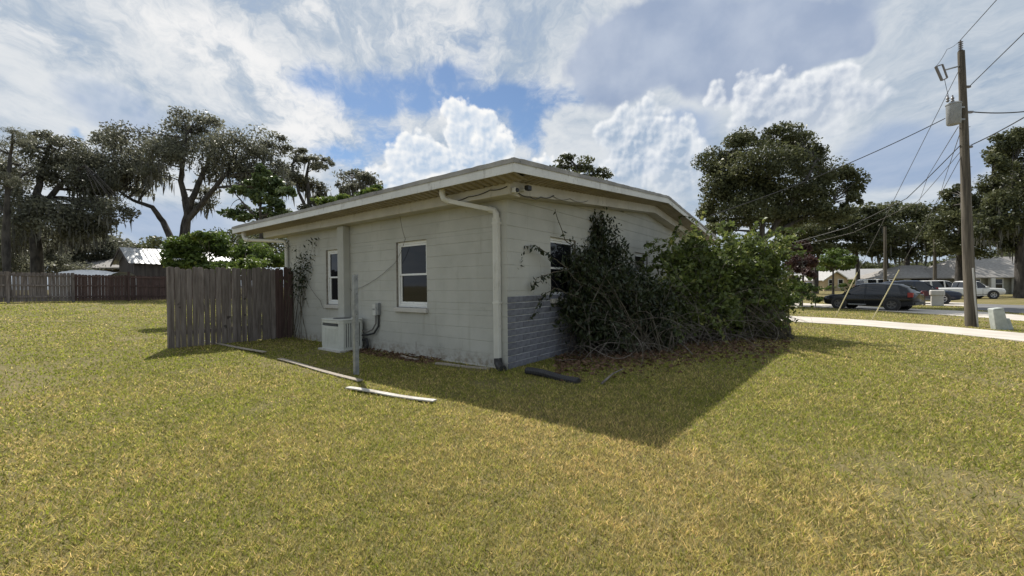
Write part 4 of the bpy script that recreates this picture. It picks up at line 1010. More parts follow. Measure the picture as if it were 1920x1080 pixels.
# bare tangle below and in front of both shrubs
def tangle():
    rnd = random.Random(51); mb = MB(); base = wp(4.4, -1.2)
    def runner(p, d, steps, st, r_, droop, wig, depth=0):
        ax = Vector((rnd.gauss(0, 1), rnd.gauss(0, 1), rnd.gauss(0, 1))).normalized(); k = rnd.gauss(0, wig); pts = [p.copy()]
        for i in range(steps):
            k += rnd.gauss(0, wig * .35); d = (Matrix.Rotation(k, 3, ax) @ d); d.z -= droop; d.normalize(); p = p + d * st
            g_ = gz(p.x) + .015
            if p.z < g_: p.z = g_; d.z = abs(d.z) * .3
            lp = HI @ p
            if lp.y > -0.05 and lp.x > -.2: p = HM @ Vector((lp.x, -0.06, lp.z))
            pts.append(p.copy())
            if depth < 2 and rnd.random() < .12: runner(p.copy(), (d + Vector((rnd.gauss(0, .6), rnd.gauss(0, .6), rnd.gauss(0, .5)))).normalized(), rnd.randint(4, 9), st * .8, r_ * .55, droop, wig * 1.2, depth + 1)
        n = len(pts); mb.tube([q - base for q in pts], [r_ * (1 - .65 * i / (n - 1)) for i in range(n)], 4, cap=False)
    for _ in range(330):
        px = rnd.uniform(1055, 1440); yb = 668 - (px - 1050) * 0.085 + rnd.uniform(-14, 6); a = gnd(px, yb)
        d0 = ray(px, yb); back = Vector((d0.x, d0.y, 0)).normalized(); side = Vector((back.y, -back.x, 0))
        a = a + back * rnd.uniform(-.25, 0.9); a.z = gz(a.x) - .02
        runner(a, (Vector((0, 0, 1)) + side * rnd.gauss(0, .6) + back * rnd.gauss(-.1, .4)).normalized(), rnd.randint(10, 20), rnd.uniform(.07, .12), rnd.uniform(.0035, .009), rnd.uniform(.03, .10), .12)
    o = mb.build('bramble', M['twig'], None); o.location = base
    tag(o, 'tangle of bare pale dead stems at the foot of the shrubs', 'bramble')
tangle()
def stick(a, b, label):
    o = MB().tube([a, a.lerp(b, .5) + Vector((0, 0, .03)), b], [0.016, 0.013, 0.008], 6).build('stick', M['twig']); tag(o, label, 'stick')
stick(gnd(1128, 722) + Vector((0, 0, .02)), gnd(1168, 698) + Vector((0, 0, .05)), 'short bare stick lying on shaded grass below the shrub')
stick(at(1270, 640, 8.4), gnd(1300, 668) + Vector((0, 0, .02)), 'long bare branch slanting from the tangle to the lawn')
stick(at(1475, 590, 11.8), at(1395, 625, 11.0), 'pale broken branch poking out of the vine shrub over the lawn')
# small vine on the wall above the fence
shrub('wall_vine', 'small sparse vine hanging on the wall beside the fence end', [wp(-0.05, 6.75), wp(-0.05, 6.6)],
      [(565, 465, 14, 14, 10.1), (572, 487, 14, 18, 10.0), (560, 520, 8, 26, 10.1), (590, 452, 18, 5, 9.9)], 26, 420, 'leaf_dark', 0.075, 0.5, 44, cat='vine', rstem=0.006)
# leaf litter and bare soil
def litter():
    rg = np.random.default_rng(61); n = 5200
    px = rg.uniform(1040, 1480, n); t = rg.normal(0, 1, n); P = []
    for i in range(n):
        p = gnd(px[i], 688 - (px[i] - 1040) * 0.10 + t[i] * 16 - 12); P.append((p.x, p.y, p.z + 0.012 + 0.02 * rg.random()))
    o = np_mesh('leaf_litter', leaf_quads(np.array(P), 0.06, 0.6, rg, flat=0.85), 4, M['dead_leaf'], None, {'tint': rg.uniform(0, 1, n)}); tag(o, 'brown dead leaves scattered under the shrubs', kind='stuff')
    n = 900; X = rg.uniform(-0.5, -0.02, n); Y = rg.uniform(1.4, 3.9, n); P = [tuple(wp(x, y, 0.015 + 0.02 * rg.random())) for x, y in zip(X, Y)]
    o = np_mesh('leaf_litter', leaf_quads(np.array(P), 0.045, 0.6, rg, flat=0.85), 4, M['dead_leaf'], None, {'tint': rg.uniform(0, 0.8, n)}); tag(o, 'brown dead leaves along the foot of the eave wall', kind='stuff')
litter()

# ---- grass
def inpoly(x, y, poly):
    r = np.zeros(len(x), bool); n = len(poly)
    for i in range(n):
        (x0, y0), (x1, y1) = poly[i], poly[(i + 1) % n]
        c = ((y0 > y) != (y1 > y)) & (x < (x1 - x0) * (y - y0) / (y1 - y0 + 1e-12) + x0); r ^= c
    return r
def grass():
    rg = np.random.default_rng(71)
    rs = np.linspace(0.9, 46, 4000)
    dens = 30000 / (1 + (rs / 2.4) ** 2.25)             # blades per square metre fall off with distance from where one stands
    cdf = np.cumsum(dens * rs * 2.25 * (rs[1] - rs[0])); N = int(min(cdf[-1], 1250000)); cdf /= cdf[-1]
    r = np.interp(rg.uniform(0, 1, N), cdf, rs); a = rg.uniform(-1.125, 1.125, N)
    N2 = 150000; r2 = np.sqrt(rg.uniform(0.0, 1, N2)) * 7.0; a2 = rg.uniform(1.125, 2.2, N2) * rg.choice([-1, 1], N2)   # the lawn goes on beside and behind one's feet
    r = np.concatenate([r, r2]); a = np.concatenate([a, a2]); N += N2
    x = r * np.sin(a); y = r * np.cos(a)
    lx, ly = (x - C0.x) * cos(HR) + (y - C0.y) * sin(HR), -(x - C0.x) * sin(HR) + (y - C0.y) * cos(HR)
    ok = ~((lx > -0.03) & (lx < GW + .03) & (ly > -0.012) & (ly < WL + .03))
    ok &= ~((lx > -0.66) & (lx < 0) & (ly > 3.77) & (ly < 4.6))
    soil = ((lx > -0.42) & (lx < 0) & (ly > 0.2) & (ly < 4.2)); ok &= ~(soil & (rg.uniform(0, 1, N) < 0.75))
    under = ((lx > 1.6) & (lx < 9.5) & (ly > -1.5) & (ly < 0)); ok &= ~(under & (rg.uniform(0, 1, N) < 0.85))
    bare = fbm(x * 1.1, y * 1.1, 5, 4); ok &= ~(rg.uniform(0, 1, N) < np.clip((0.42 - bare) * 3.5, 0, 0.75))
    for pl in PAVED: ok &= ~inpoly(x, y, pl)
    x, y, r, lx, ly = x[ok], y[ok], r[ok], lx[ok], ly[ok]; n = len(x)
    z = ground_z(x) - 0.004
    big = fbm(x * 0.22 + 3, y * 0.22, 11, 3); med = fbm(x * 0.9, y * 0.9, 21, 4); fine = fbm(x * 5.3 + y * 1.1, y * 5.3 - x * 1.1, 31, 3); tuft = fbm(x * 15 - y * 3, y * 15 + x * 3, 41, 2)
    near = np.clip((7.0 - y) / 6.0, 0, 1)
    dry = 0.13 + 0.30 * near + 0.42 * (big - 0.5) + 0.62 * (med - 0.5) + 0.30 * (fine - .5) + 0.12 * (tuft - .5) + rg.normal(0, 0.27, n)
    dry -= 0.14 * np.clip(-x / 10, 0, 1)
    dry = np.clip(np.where(rg.uniform(0, 1, n) < .10, dry + .45, dry), 0, 1)
    hgt = (0.019 + 0.022 * rg.uniform(0, 1, n) ** 1.5) * (0.8 + 0.35 * tuft) * (0.75 + 0.4 * med) * (1 + 0.012 * r)
    edge = ((lx > -0.35) & (lx < 0.05) & (ly > -0.4) & (ly < 7)); hgt = np.where(edge & (rg.uniform(0, 1, n) < .12), hgt * 2.6, hgt)
    wid = 0.0033 * (1 + 0.46 * np.maximum(0, r - 1.0)) * rg.uniform(0.7, 1.4, n)
    wid = np.minimum(wid, 0.05)
    th = rg.uniform(0, 2 * pi, n); ln = rg.uniform(0.25, 1.5, n) ** 1.0; ph = rg.uniform(0, 2 * pi, n)
    wx, wy = np.cos(th) * wid / 2, np.sin(th) * wid / 2
    lean = np.stack([np.cos(ph) * ln * hgt, np.sin(ph) * ln * hgt], 1)
    v = np.empty((n, 3, 3), np.float32)
    v[:, 0] = np.stack([x - wx, y - wy, z], 1); v[:, 1] = np.stack([x + wx, y + wy, z], 1)
    v[:, 2] = np.stack([x + lean[:, 0], y + lean[:, 1], z + hgt * 1.0], 1)
    o = np_mesh('grass', v.reshape(-1, 3), 3, M['grass'], None, {'dry': dry, 'tint': np.clip(0.45 + 0.5 * (tuft - .5) + rg.normal(0, .32, n), 0, 1)})
    tag(o, 'short patchy lawn grass, green and straw coloured', kind='stuff'); return n
NG = grass()

# ------------------------------------------------------------------ street: poles and wires
M['porcelain'] = pm('grey_porcelain', (0.16, 0.15, 0.15), None, rough=0.3)
M['can'] = pm('transformer_paint', (0.20, 0.21, 0.215), (0.28, 0.29, 0.29), 4, 0.55)
M['green_box'] = pm('faded_green_plastic', (0.33, 0.36, 0.335), (0.42, 0.45, 0.42), 5, 0.6)
M['guard'] = pm('yellow_guy_guard', (0.52, 0.47, 0.26), (0.60, 0.55, 0.34), 6, 0.6)
M['pipe_pale'] = pm('pale_conduit', (0.42, 0.42, 0.40), None, rough=0.6)
pbase = gnd(1823, 612); ptop = at(1801, 97, pbase.y)
pole = empty('utility_pole', pbase); tag(pole, 'tall weathered wooden utility pole carrying a transformer by the sidewalk', 'utility pole')
pt = ptop - pbase
pts = [Vector((0, 0, -0.6)).lerp(Vector((pt.x, 0, pt.z)), t) if False else Vector((pt.x * t, 0.02 * sin(t * 5), -0.5 + (pt.z + 0.5) * t)) for t in [i / 14 for i in range(15)]]
MB().tube(pts, [0.185 - 0.085 * i / 14 + random.uniform(-.004, .004) for i in range(15)], 14).build('shaft', M['pole'], pole, smooth=True)
def onp(z, r=0.0): return Vector((pt.x * (z + 0.5) / (pt.z + 0.5), 0, z))
H_ = pt.z
prof = [(0.02, 0)]
for i in range(5): prof += [(0.03, .03 + i * .075), (0.075, .05 + i * .075), (0.03, .075 + i * .075)]
prof += [(0.02, 0.42), (0.0, 0.43)]
MB().lathe(prof, 12, tuple(onp(H_)), 'z').build('insulator', M['porcelain'], pole, smooth=True)
zf = H_ - 0.55
q = onp(zf)
MB().tube([q + Vector((-.05, 0, 0.02)), q + Vector((-0.72, -.1, -0.18))], 0.028, 6).build('bracket_arm', M['galv'], pole)
fz_ = q + Vector((-0.95, -.12, -0.32))
mb = MB(); mb.tube([fz_ + Vector((-.13, 0, .26)), fz_ + Vector((.10, 0, -.26))], 0.045, 8); mb.tube([fz_ + Vector((.12, 0, .34)), fz_ + Vector((.30, 0, -.16))], 0.03, 8)
mb.tube([fz_ + Vector((-.13, 0, .26)), fz_ + Vector((.12, 0, .34))], 0.022, 6); mb.tube([fz_ + Vector((.10, 0, -.26)), fz_ + Vector((.30, 0, -.16))], 0.022, 6)
mb.build('fuse_cutout', M['porcelain'], pole)
tcn = onp(H_ - 2.35) + Vector((-0.42, -0.06, 0))
MB().lathe([(0.0, -0.40), (0.17, -0.40), (0.20, -0.36), (0.21, 0.33), (0.225, 0.34), (0.225, 0.37), (0.17, 0.42), (0.0, 0.44)], 20, tuple(tcn), 'z').build('transformer', M['can'], pole, smooth=True)
for dx_ in (-0.12, 0.06):
    MB().lathe([(0.03, 0), (0.055, .05), (0.03, .09), (0.055, .14), (0.03, .18), (0.02, .26), (0, .27)], 10, tuple(tcn + Vector((dx_ - .1, 0, 0.44))), 'z').build('bushing', M['porcelain'], pole, smooth=True)
for dz_ in (-0.25, 0.2): MB().box(tcn.x + 0.2, tcn.x + 0.42, -0.12, 0.0, tcn.z + dz_, tcn.z + dz_ + 0.06).build('hanger', M['galv'], pole)
for zz, dx_ in ((H_ - 1.35, 0.2), (H_ - 2.3, 0.25), (H_ - 3.6, 0.18)):
    c = onp(zz); MB().box(c.x + 0.1, c.x + 0.1 + dx_, -0.04, 0.04, c.z, c.z + 0.07).build('clamp', M['porcelain'], pole)
MB().tube([onp(0.0) + Vector((0.02, -0.185, 0)), onp(1.0) + Vector((-0.05, -0.19, 0)), onp(2.2) + Vector((-0.07, -0.18, 0))], 0.028, 6).build('conduit', M['pipe_pale'], pole)
for i in range(9):
    z = 1.5 + i * 0.75; c = onp(z); MB().tube([c + Vector((0.10, 0, 0)), c + Vector((0.22, -.03, 0))], 0.012, 5).build('step_bolt', M['galv'], pole)
W0 = lambda z, dx_=0, dy_=0: pbase + onp(z) + Vector((dx_, dy_, 0))
def wire(pts, r, label, sag=0.15, mat=None, n=14): return cable('overhead_wire', pts, r, label, mat or M['wire'], sag, n, hm=False, cat='wire')
PT, PN, PC, PS = W0(H_ + .42), W0(H_ - 1.3, .28), W0(H_ - 2.25, .3), W0(H_ - 3.5, .25)
wire([PT, at(1872, -4, 12.3), Vector((4.0, 1.5, 10.2))], 0.012, 'power wire running from the pole top up out of the picture', 0.0)
wire([PN, at(1922, 60, 12.2), Vector((6.0, 2.0, 9.3))], 0.014, 'second power wire leaving the pole toward the upper picture corner', 0.0)
wire([PC, at(1922, 209, 15.6), at(2200, 200, 16.5)], 0.022, 'thick black cable leaving the pole level to the right', 0.05)
wire([PS, at(1922, 219, 12.4), Vector((9, 3, 7.2))], 0.018, 'telephone cable rising from the pole to the picture edge', 0.03)
wire([at(1772, 222, pbase.y - .1), at(1640, 285, 15.9), at(1500, 344, 16.4), at(1332, 404, 16.2)], 0.016, 'service cable dropping from the transformer to the house roof', 0.02)
wire([W0(H_ - 3.5, -.15), at(1700, 372, 18.5), at(1588, 427, 22), at(1462, 461, 27)], 0.016, 'telephone cable from the pole sloping down across the big oak', 0.02)
wire([W0(H_ - 3.7, -.12), at(1720, 378, 19), at(1600, 436, 23), at(1480, 464, 27)], 0.010, 'thin cable just under the sloping telephone cable', 0.02, M['wire_pale'])
wire([W0(H_ - 2.8, -.2), at(1740, 330, 25), at(1716, 400, 42)], 0.012, 'thin wire from the pole to the far pole with gaps', 0.0, M['wire_pale'])
wire([W0(H_ - 2.8, -.05), at(1770, 340, 26), at(1752, 405, 44)], 0.012, 'thin wire from the pole to the farther brown pole', 0.0, M['wire_pale'])
wire([fz_ + pbase + Vector((-.13, 0, .26)), W0(H_ + .1, -.5, 0), PT], 0.008, 'jumper wire from the fuse cutout to the pole top', 0.05)
wire([fz_ + pbase + Vector((.2, 0, -.22)), tcn + pbase + Vector((-.2, 0, .7))], 0.008, 'jumper wire from the fuse cutout down to the transformer', 0.03)
for (ax, ay), (gx, gy), ztop, lab in (((1565, 596), (1618, 505), H_ - 0.75, 'yellow guarded guy wire anchored in the verge, farther from the pole'), ((1634, 601), (1686, 506), H_ - 3.9, 'yellow guarded guy wire anchored in the verge, nearer the pole')):
    a = gnd(ax, ay); tpt = W0(ztop, -0.12); g = empty('guy_wire', a); tag(g, lab, 'guy wire')
    d_ = tpt - a; t = 0.22 if ztop > 8 else 0.34
    MB().tube([d_ * 0, d_], 0.010, 5).build('strand', M['wire_pale'], g); MB().tube([d_ * 0.0 - Vector((0, 0, .03)), d_ * t], [0.020, 0.018], 8).build('guard', M['guard'], g)
def far_pole(px, pyt, Y, r, lab, arm):
    b = at(px, 560, Y); b.z = gz(b.x); t_ = at(px - 2, pyt, Y); p = empty('utility_pole', b); tag(p, lab, 'utility pole')
    MB().tube([(0, 0, -.3), (0, 0, (t_.z - b.z) * .5), (0, 0, t_.z - b.z)], [r, r * .85, r * .7], 10).build('shaft', M['pole'], p)
    if arm:
        z = t_.z - b.z
        for s_ in (-.5, .0, .45): MB().lathe([(.03, 0), (.08, .08), (.03, .16), (.06, .24), (0, .3)], 8, (s_, 0, z + (.0 if s_ else .05)), 'z').build('insulator', M['can'], p)
        MB().box(-.6, .55, -.06, .06, z - .18, z - .05).build('crossarm', M['pole'], p)
far_pole(1660, 425, 44, 0.17, 'thin grey pole behind the dark grey car roof', False)
far_pole(1753, 412, 50, 0.19, 'brown pole with crossarm behind the parked dark blue car', True)
# service pedestal
pd = gnd(1876, 618); ped = empty('service_pedestal', pd, radians(-25)); tag(ped, 'leaning faded green utility pedestal in the verge beside the pole', 'utility box')
ped.rotation_euler = (0, radians(-9), radians(-20)); ped.scale = (.82, .82, .88)
MB().prism([(-.23, -.03), (.2, -.03), (.16, .82), (-.19, .82)], 'y', -.17, .17).build('body', M['green_box'], ped, bevel=0.02)
MB().prism([(-.21, .821), (.18, .821), (.13, .87), (-.16, .87)], 'y', -.18, .18).build('cap', M['green_box'], ped, bevel=0.02)
MB().prism([(.205, -.03), (.36, -.03), (.30, .42), (.19, .42)], 'y', -.12, .14).build('side_box', M['green_box'], ped, bevel=0.015)
# mailboxes
mb1 = gnd(1757, 573); mbx = empty('mailbox', mb1, radians(-40)); tag(mbx, 'beige stuccoed mailbox pillar before the parked dark blue car', 'mailbox')
MB().prism([(-.32, -.05), (.32, -.05), (.30, 0.75), (-.30, .75)], 'y', -.3, .3).build('pillar', M['sill'], mbx); MB().box(-.38, .38, -.36, .36, .751, 1.15).build('head', M['sill'], mbx, bevel=.05)
mb2 = gnd(1733, 573); mby = empty('mailbox', mb2, radians(-40)); tag(mby, 'dark red mailbox on a post by the parked dark blue car', 'mailbox')
M['red_box'] = pm('dark_red_paint', (0.10, 0.03, 0.035), None, rough=0.5)
MB().box(-.06, .06, -.06, .06, -.05, .72).build('post', M['picket'], mby); MB().prism([(-.2, .721), (.2, .721), (.2, 1.0), (.12, 1.1), (-.12, 1.1), (-.2, 1.0)], 'y', -.38, .38).build('box', M['red_box'], mby)

# ------------------------------------------------------------------ vehicles
M['tyre'] = pm('tyre_rubber', (0.018, 0.018, 0.018), (0.03, 0.03, 0.03), 10, 0.85)
M['rim_dark'] = pm('dark_wheel', (0.12, 0.12, 0.125), None, rough=0.35, metal=0.6)
M['rim'] = pm('alloy_wheel', (0.45, 0.45, 0.46), None, rough=0.3, metal=0.8)
M['car_glass'] = pm('tinted_car_glass', (0.012, 0.014, 0.018), None, rough=0.03, spec=0.7)
M['tail'] = pm('red_lens', (0.25, 0.012, 0.012), None, rough=0.2)
M['head'] = pm('headlight_lens', (0.55, 0.56, 0.58), None, rough=0.1)
M['paint_dark'] = pm('charcoal_car_paint', (0.008, 0.010, 0.014), None, rough=0.14, spec=0.5)
M['paint_navy'] = pm('navy_car_paint', (0.014, 0.020, 0.038), None, rough=0.14, spec=0.5)
M['paint_white'] = pm('white_car_paint', (0.72, 0.72, 0.71), None, rough=0.35, spec=0.5, coat=0.5)
M['paint_silver'] = pm('silver_car_paint', (0.42, 0.43, 0.45), None, rough=0.3, metal=0.3, coat=0.5)
def loft(rings):
    mb = MB(); n = len(rings[0]); vs = [p for r_ in rings for p in r_]
    fs = [(i * n + j, i * n + (j + 1) % n, (i + 1) * n + (j + 1) % n, (i + 1) * n + j) for i in range(len(rings) - 1) for j in range(n)]
    fs += [tuple(range(n)), tuple((len(rings) - 1) * n + j for j in range(n))]
    return mb.add(vs, fs)
CARS = {
    'suv': dict(body=[(-2.33, .48, .98, .78), (-2.27, .34, 1.03, .87), (-1.9, .26, 1.06, .925), (-1.35, .24, 1.05, .935), (0, .22, 1.02, .935), (1.0, .22, .99, .93), (1.35, .24, .97, .925), (1.9, .26, .90, .90), (2.2, .30, .83, .84), (2.33, .40, .74, .70)],
                cab=[(-2.24, 1.04, .84, .80), (-1.98, 1.40, .86, .70), (-1.6, 1.57, .87, .68), (-.6, 1.66, .88, .68), (.15, 1.65, .88, .68), (.50, 1.58, .87, .68), (1.22, 1.0, .84, .80)],
                pil=[(1.28, 1.16, .62, .50), (.02, -.08, .02, -.08), (-1.05, -1.15, -1.0, -1.1), (-1.75, -2.2, -1.55, -1.95)], wb=2.70, wr=.365),
    'van': dict(body=[(-2.4, .45, 1.05, .82), (-2.34, .32, 1.10, .92), (-1.4, .26, 1.12, .97), (0.5, .24, 1.10, .97), (1.6, .26, 1.05, .95), (2.2, .3, .92, .88), (2.45, .42, .8, .74)],
                cab=[(-2.36, 1.08, .90, .86), (-2.25, 1.75, .90, .78), (-2.0, 1.86, .91, .76), (.4, 1.88, .92, .76), (.95, 1.78, .92, .76), (1.85, 1.06, .88, .82)],
                pil=[(1.9, 1.75, 1.0, .88), (.45, .3, .45, .3), (-.8, -1.0, -.8, -1.0), (-1.9, -2.35, -1.85, -2.25)], wb=2.95, wr=.36),
    'pickup': dict(body=[(-2.85, .55, 1.0, .88), (-2.8, .42, 1.08, .95), (-1.7, .36, 1.10, .98), (-.45, .34, 1.10, .98), (1.0, .34, 1.10, .98), (1.5, .34, 1.09, .97), (2.4, .38, 1.04, .95), (2.7, .42, .98, .9), (2.8, .5, .85, .82)],
                   cab=[(-.52, 1.10, .88, .86), (-.45, 1.70, .88, .74), (-.3, 1.78, .88, .72), (.5, 1.80, .89, .72), (.85, 1.74, .88, .72), (1.5, 1.12, .86, .82)],
                   pil=[(1.55, 1.42, .95, .82), (.55, .45, .55, .45), (-.35, -.52, -.33, -.46)], wb=3.5, wr=.39)}
def car(name, label, wheel_pt, heading, kind, paint, rim='rim_dark', anchor='rear', cat='car', scale=1.0):
    """wheel_pt: ground point of the anchor axle's near wheel; heading: direction the nose points"""
    k = CARS[kind]; hv = Vector((cos(heading), sin(heading), 0)); side = Vector((-hv.y, hv.x, 0))
    hw = k['body'][len(k['body']) // 2][3]
    tocam = -1 if side.dot(-wheel_pt) < 0 else 1
    off = (k['wb'] / 2 if anchor == 'rear' else -k['wb'] / 2) * scale
    loc = wheel_pt + hv * off - side * tocam * hw * scale; loc.z = gz(wheel_pt.x) + 0.02
    root = empty(name, loc, heading); root.scale = (scale,) * 3; tag(root, label, cat)
    P = M[paint]
    def ring(x, zb, zt, w): return [(x, -w * .86, zb), (x, w * .86, zb), (x, w * .98, zb + .12), (x, w, (zb + zt) / 2 + .05), (x, w * .965, zt - .07), (x, w * .86, zt), (x, 0, zt + .02), (x, -w * .86, zt), (x, -w * .965, zt - .07), (x, -w, (zb + zt) / 2 + .05), (x, -w * .98, zb + .12)]
    loft([ring(*b) for b in k['body']]).build('body', P, root, smooth=True)
    cab = k['cab']; belt = lambda x: np.interp(x, [b[0] for b in k['body']], [b[2] for b in k['body']])
    def cr(x, zt, wb_, wt_, e=0.0):
        z0 = float(belt(x)) - .05
        zt = max(zt, z0 + .03)
        return [(x, -wb_ - e, z0), (x, wb_ + e, z0), (x, (wb_ * .35 + wt_ * .65) + e, z0 + (zt - z0) * .7), (x, wt_ + e, zt - .05), (x, wt_ * .8, zt), (x, 0, zt + .015), (x, -wt_ * .8, zt), (x, -wt_ - e, zt - .05), (x, -(wb_ * .35 + wt_ * .65) - e, z0 + (zt - z0) * .7)]
    loft([cr(*c) for c in cab]).build('glasshouse', M['car_glass'], root, smooth=True)
    rr = [(x, [(x, -wt_ * 1.02, zt - .045), (x, -wt_ * .82, zt + .012), (x, 0, zt + .03), (x, wt_ * .82, zt + .012), (x, wt_ * 1.02, zt - .045), (x, 0, zt - .045)]) for x, zt, wb_, wt_ in cab[1:-1]]
    loft([r_[1] for r_ in rr]).build('roof', P, root, smooth=True)
    xs = [c[0] for c in cab]; TZ = lambda x: float(np.interp(x, xs, [c[1] for c in cab])); WB = lambda x: float(np.interp(x, xs, [c[2] for c in cab])); WT = lambda x: float(np.interp(x, xs, [c[3] for c in cab]))
    for s_ in (-1, 1):
        for a, b, c, d in k['pil']:
            vs = []
            for x, xt in ((a, c), (b, d)):
                z0 = float(belt(x)) - .06; zt = TZ(xt) - .02; e = .012
                vs += [(x, s_ * (WB(x) + e), z0), ((x * .3 + xt * .7), s_ * (WB(x) * .35 + WT(xt) * .65 + e), z0 + (zt - z0) * .7), (xt, s_ * (WT(xt) + e), zt - .03)]
            vs += [(v[0], v[1] - s_ * .03, v[2]) for v in vs]
            MB().add(vs, [(0, 1, 4, 3), (1, 2, 5, 4), (6, 9, 10, 7), (7, 10, 11, 8), (0, 6, 7, 1), (1, 7, 8, 2), (3, 4, 10, 9), (4, 5, 11, 10)]).build('pillar', P, root)
        wmid = hw * 1.0
        for x in (k['wb'] / 2, -k['wb'] / 2):
            R_ = k['wr']
            MB().lathe([(0, .0), (R_ + .07, .0), (R_ + .075, -.02), (R_ + .07, -.05)], 24, (x, 0, 0), 'y').build('wheel_arch', M['black_plastic'], root, xf=Matrix.Translation((0, s_ * (wmid + .004), R_ + .01)) @ (Matrix.Scale(-1, 4, (0, 1, 0)) if s_ < 0 else Matrix.Identity(4)))
            t_ = MB().lathe([(R_ * .62, .018), (R_ * .93, .022), (R_, .0), (R_, -.19), (R_ * .9, -.21)], 24, (0, 0, 0), 'y').build('wheel', M['tyre'], root, xf=Matrix.Translation((x, s_ * (wmid + .012), R_)) @ (Matrix.Scale(-1, 4, (0, 1, 0)) if s_ < 0 else Matrix.Identity(4)))
            rm = MB(); rm.lathe([(0, .012), (.05, .014), (.07, .006)], 10, (0, 0, 0), 'y'); rm.lathe([(R_ * .64, .020), (R_ * .56, .014), (R_ * .54, -.06), (0, -.06)], 20, (0, 0, 0), 'y')
            for j in range(5):
                w = 2 * pi * j / 5; c_, s2 = cos(w), sin(w); a_ = R_ * .57
                rm.add([(c_ * .04 - s2 * .03, .01, s2 * .04 + c_ * .03), (c_ * .04 + s2 * .03, .01, s2 * .04 - c_ * .03), (c_ * a_ + s2 * .035, .012, s2 * a_ - c_ * .035), (c_ * a_ - s2 * .035, .012, s2 * a_ + c_ * .035)], [(0, 1, 2, 3)])
            rm.build('rim', M[rim], t_)
        bf, br = k['body'][-2], k['body'][1]
        MB().box(bf[0] - .25, bf[0] + .04, s_ * bf[3] * .62 - .16, s_ * bf[3] * .62 + .2 * (1 if s_ > 0 else .8), bf[2] - .17, bf[2] - .05).build('headlight', M['head'], root, bevel=.02)
        MB().box(br[0] - .03, br[0] + .22, s_ * (br[3] - .06) - .08, s_ * (br[3] - .06) + .09, br[2] - .22, br[2] + .06).build('tail_light', M['tail'], root, bevel=.02)
        MB().box(-.1, 2.05 if False else k['wb'] / 2 - .5, s_ * (hw + .002) - .012, s_ * (hw + .002) + .012, .30, .36).build('sill_strip', M['galv'] if kind == 'suv' else P, root)
        MB().box(cab[-1][0] - .38, cab[-1][0] - .2, s_ * (hw + .06) - .09, s_ * (hw + .06) + .07, float(belt(cab[-1][0])) + .02, float(belt(cab[-1][0])) + .16).build('mirror', P, root, bevel=.02)
        for xh in (-.75, .35): MB().box(xh - .09, xh + .09, s_ * (hw * .985) - .015, s_ * (hw * .985) + .02, .88, .91).build('door_handle', P, root)
        for xd in (.93, -.03, -1.0):
            if kind != 'pickup' or xd > -.5: MB().box(xd - .005, xd + .005, s_ * (hw * 1.0) - .012, s_ * (hw * 1.0) + .003, .36, .94).build('door_gap', M['black_plastic'], root)
    bf = k['body'][-1]
    MB().box(bf[0] - .05, bf[0] + .015, -.55, .55, .42, .66).build('grille', M['black_plastic'], root, bevel=.02)
    MB().box(k['body'][0][0] - .02, k['body'][0][0] + .1, -.7, .7, .36, .5).build('rear_bumper', M['black_plastic'], root, bevel=.02)
    return root
car('parked_car', 'dark grey sport utility car parked on the drive behind the guy wires', gnd(1672, 583), atan2(0.87, -0.50), 'suv', 'paint_dark')
car('parked_car', 'dark blue sport utility car parked behind the two mailboxes', gnd(1767, 570.5), atan2(-0.62, 0.78), 'suv', 'paint_navy', 'rim', 'front', scale=1.12)
car('pickup_truck', 'white pickup truck parked behind the near utility pole', gnd(1863, 560.5), atan2(-0.30, 0.95), 'pickup', 'paint_white', 'rim', 'front', 'truck')
p_ = at(1690, 547, 56); p_.z = gz(p_.x)
car('parked_van', 'white van with dark windows half hidden behind the dark grey car', p_, atan2(-0.2, 0.98), 'van', 'paint_white', 'rim', 'front', 'van', scale=1.15)
p_ = at(1795, 555, 47); p_.z = gz(p_.x)
car('parked_van', 'white van roof showing above the parked dark blue car', p_, atan2(-0.25, 0.97), 'van', 'paint_white', 'rim', 'front', 'van')
p_ = at(1538, 545, 86); p_.z = gz(p_.x)
car('parked_car', 'silver minivan parked beside the beige gabled house', p_, atan2(-0.25, 0.97), 'van', 'paint_silver', 'rim', 'front', 'van')

# ------------------------------------------------------------------ neighbouring houses
M['shingle'] = pm('grey_shingles', (0.24, 0.225, 0.21), (0.33, 0.315, 0.295), 2.5, 0.95, 0.4, 12, st=(1, 1, 6))
M['shingle_pale'] = pm('pale_grey_shingles', (0.34, 0.33, 0.32), (0.42, 0.41, 0.40), 2.0, 0.95, 0.3, 12, st=(1, 1, 6))
M['beige'] = pm('beige_stucco', (0.50, 0.39, 0.25), (0.57, 0.45, 0.30), 2, 0.9)
M['olive'] = pm('olive_siding', (0.26, 0.25, 0.20), (0.32, 0.31, 0.25), 3, 0.9)
M['offwhite'] = pm('offwhite_wall', (0.52, 0.51, 0.48), (0.60, 0.59, 0.56), 3, 0.9)
M['brown'] = pm('brown_board_siding', (0.055, 0.046, 0.040), (0.10, 0.085, 0.073), 5, 0.9, 0.4, st=(1, 1, 0.1))
def metal_roof():
    mt, p = mat_new('ribbed_metal_roof'); v = coords()
    n = noise(v, 1.5, 6, 0.65); c = cmix(sstep(n, 0.40, 0.62), (0.50, 0.51, 0.52), (0.36, 0.36, 0.36)); c = cmix(sstep(noise(stretch(v, 1, 1, .5), 5, 5, .6), .58, .7) * .6, c, (0.24, 0.22, 0.20))
    setc(p, c); setf(p, 'Roughness', 0.5); setf(p, 'Metallic', 0.4); return mt
M['metal_roof'] = metal_roof()
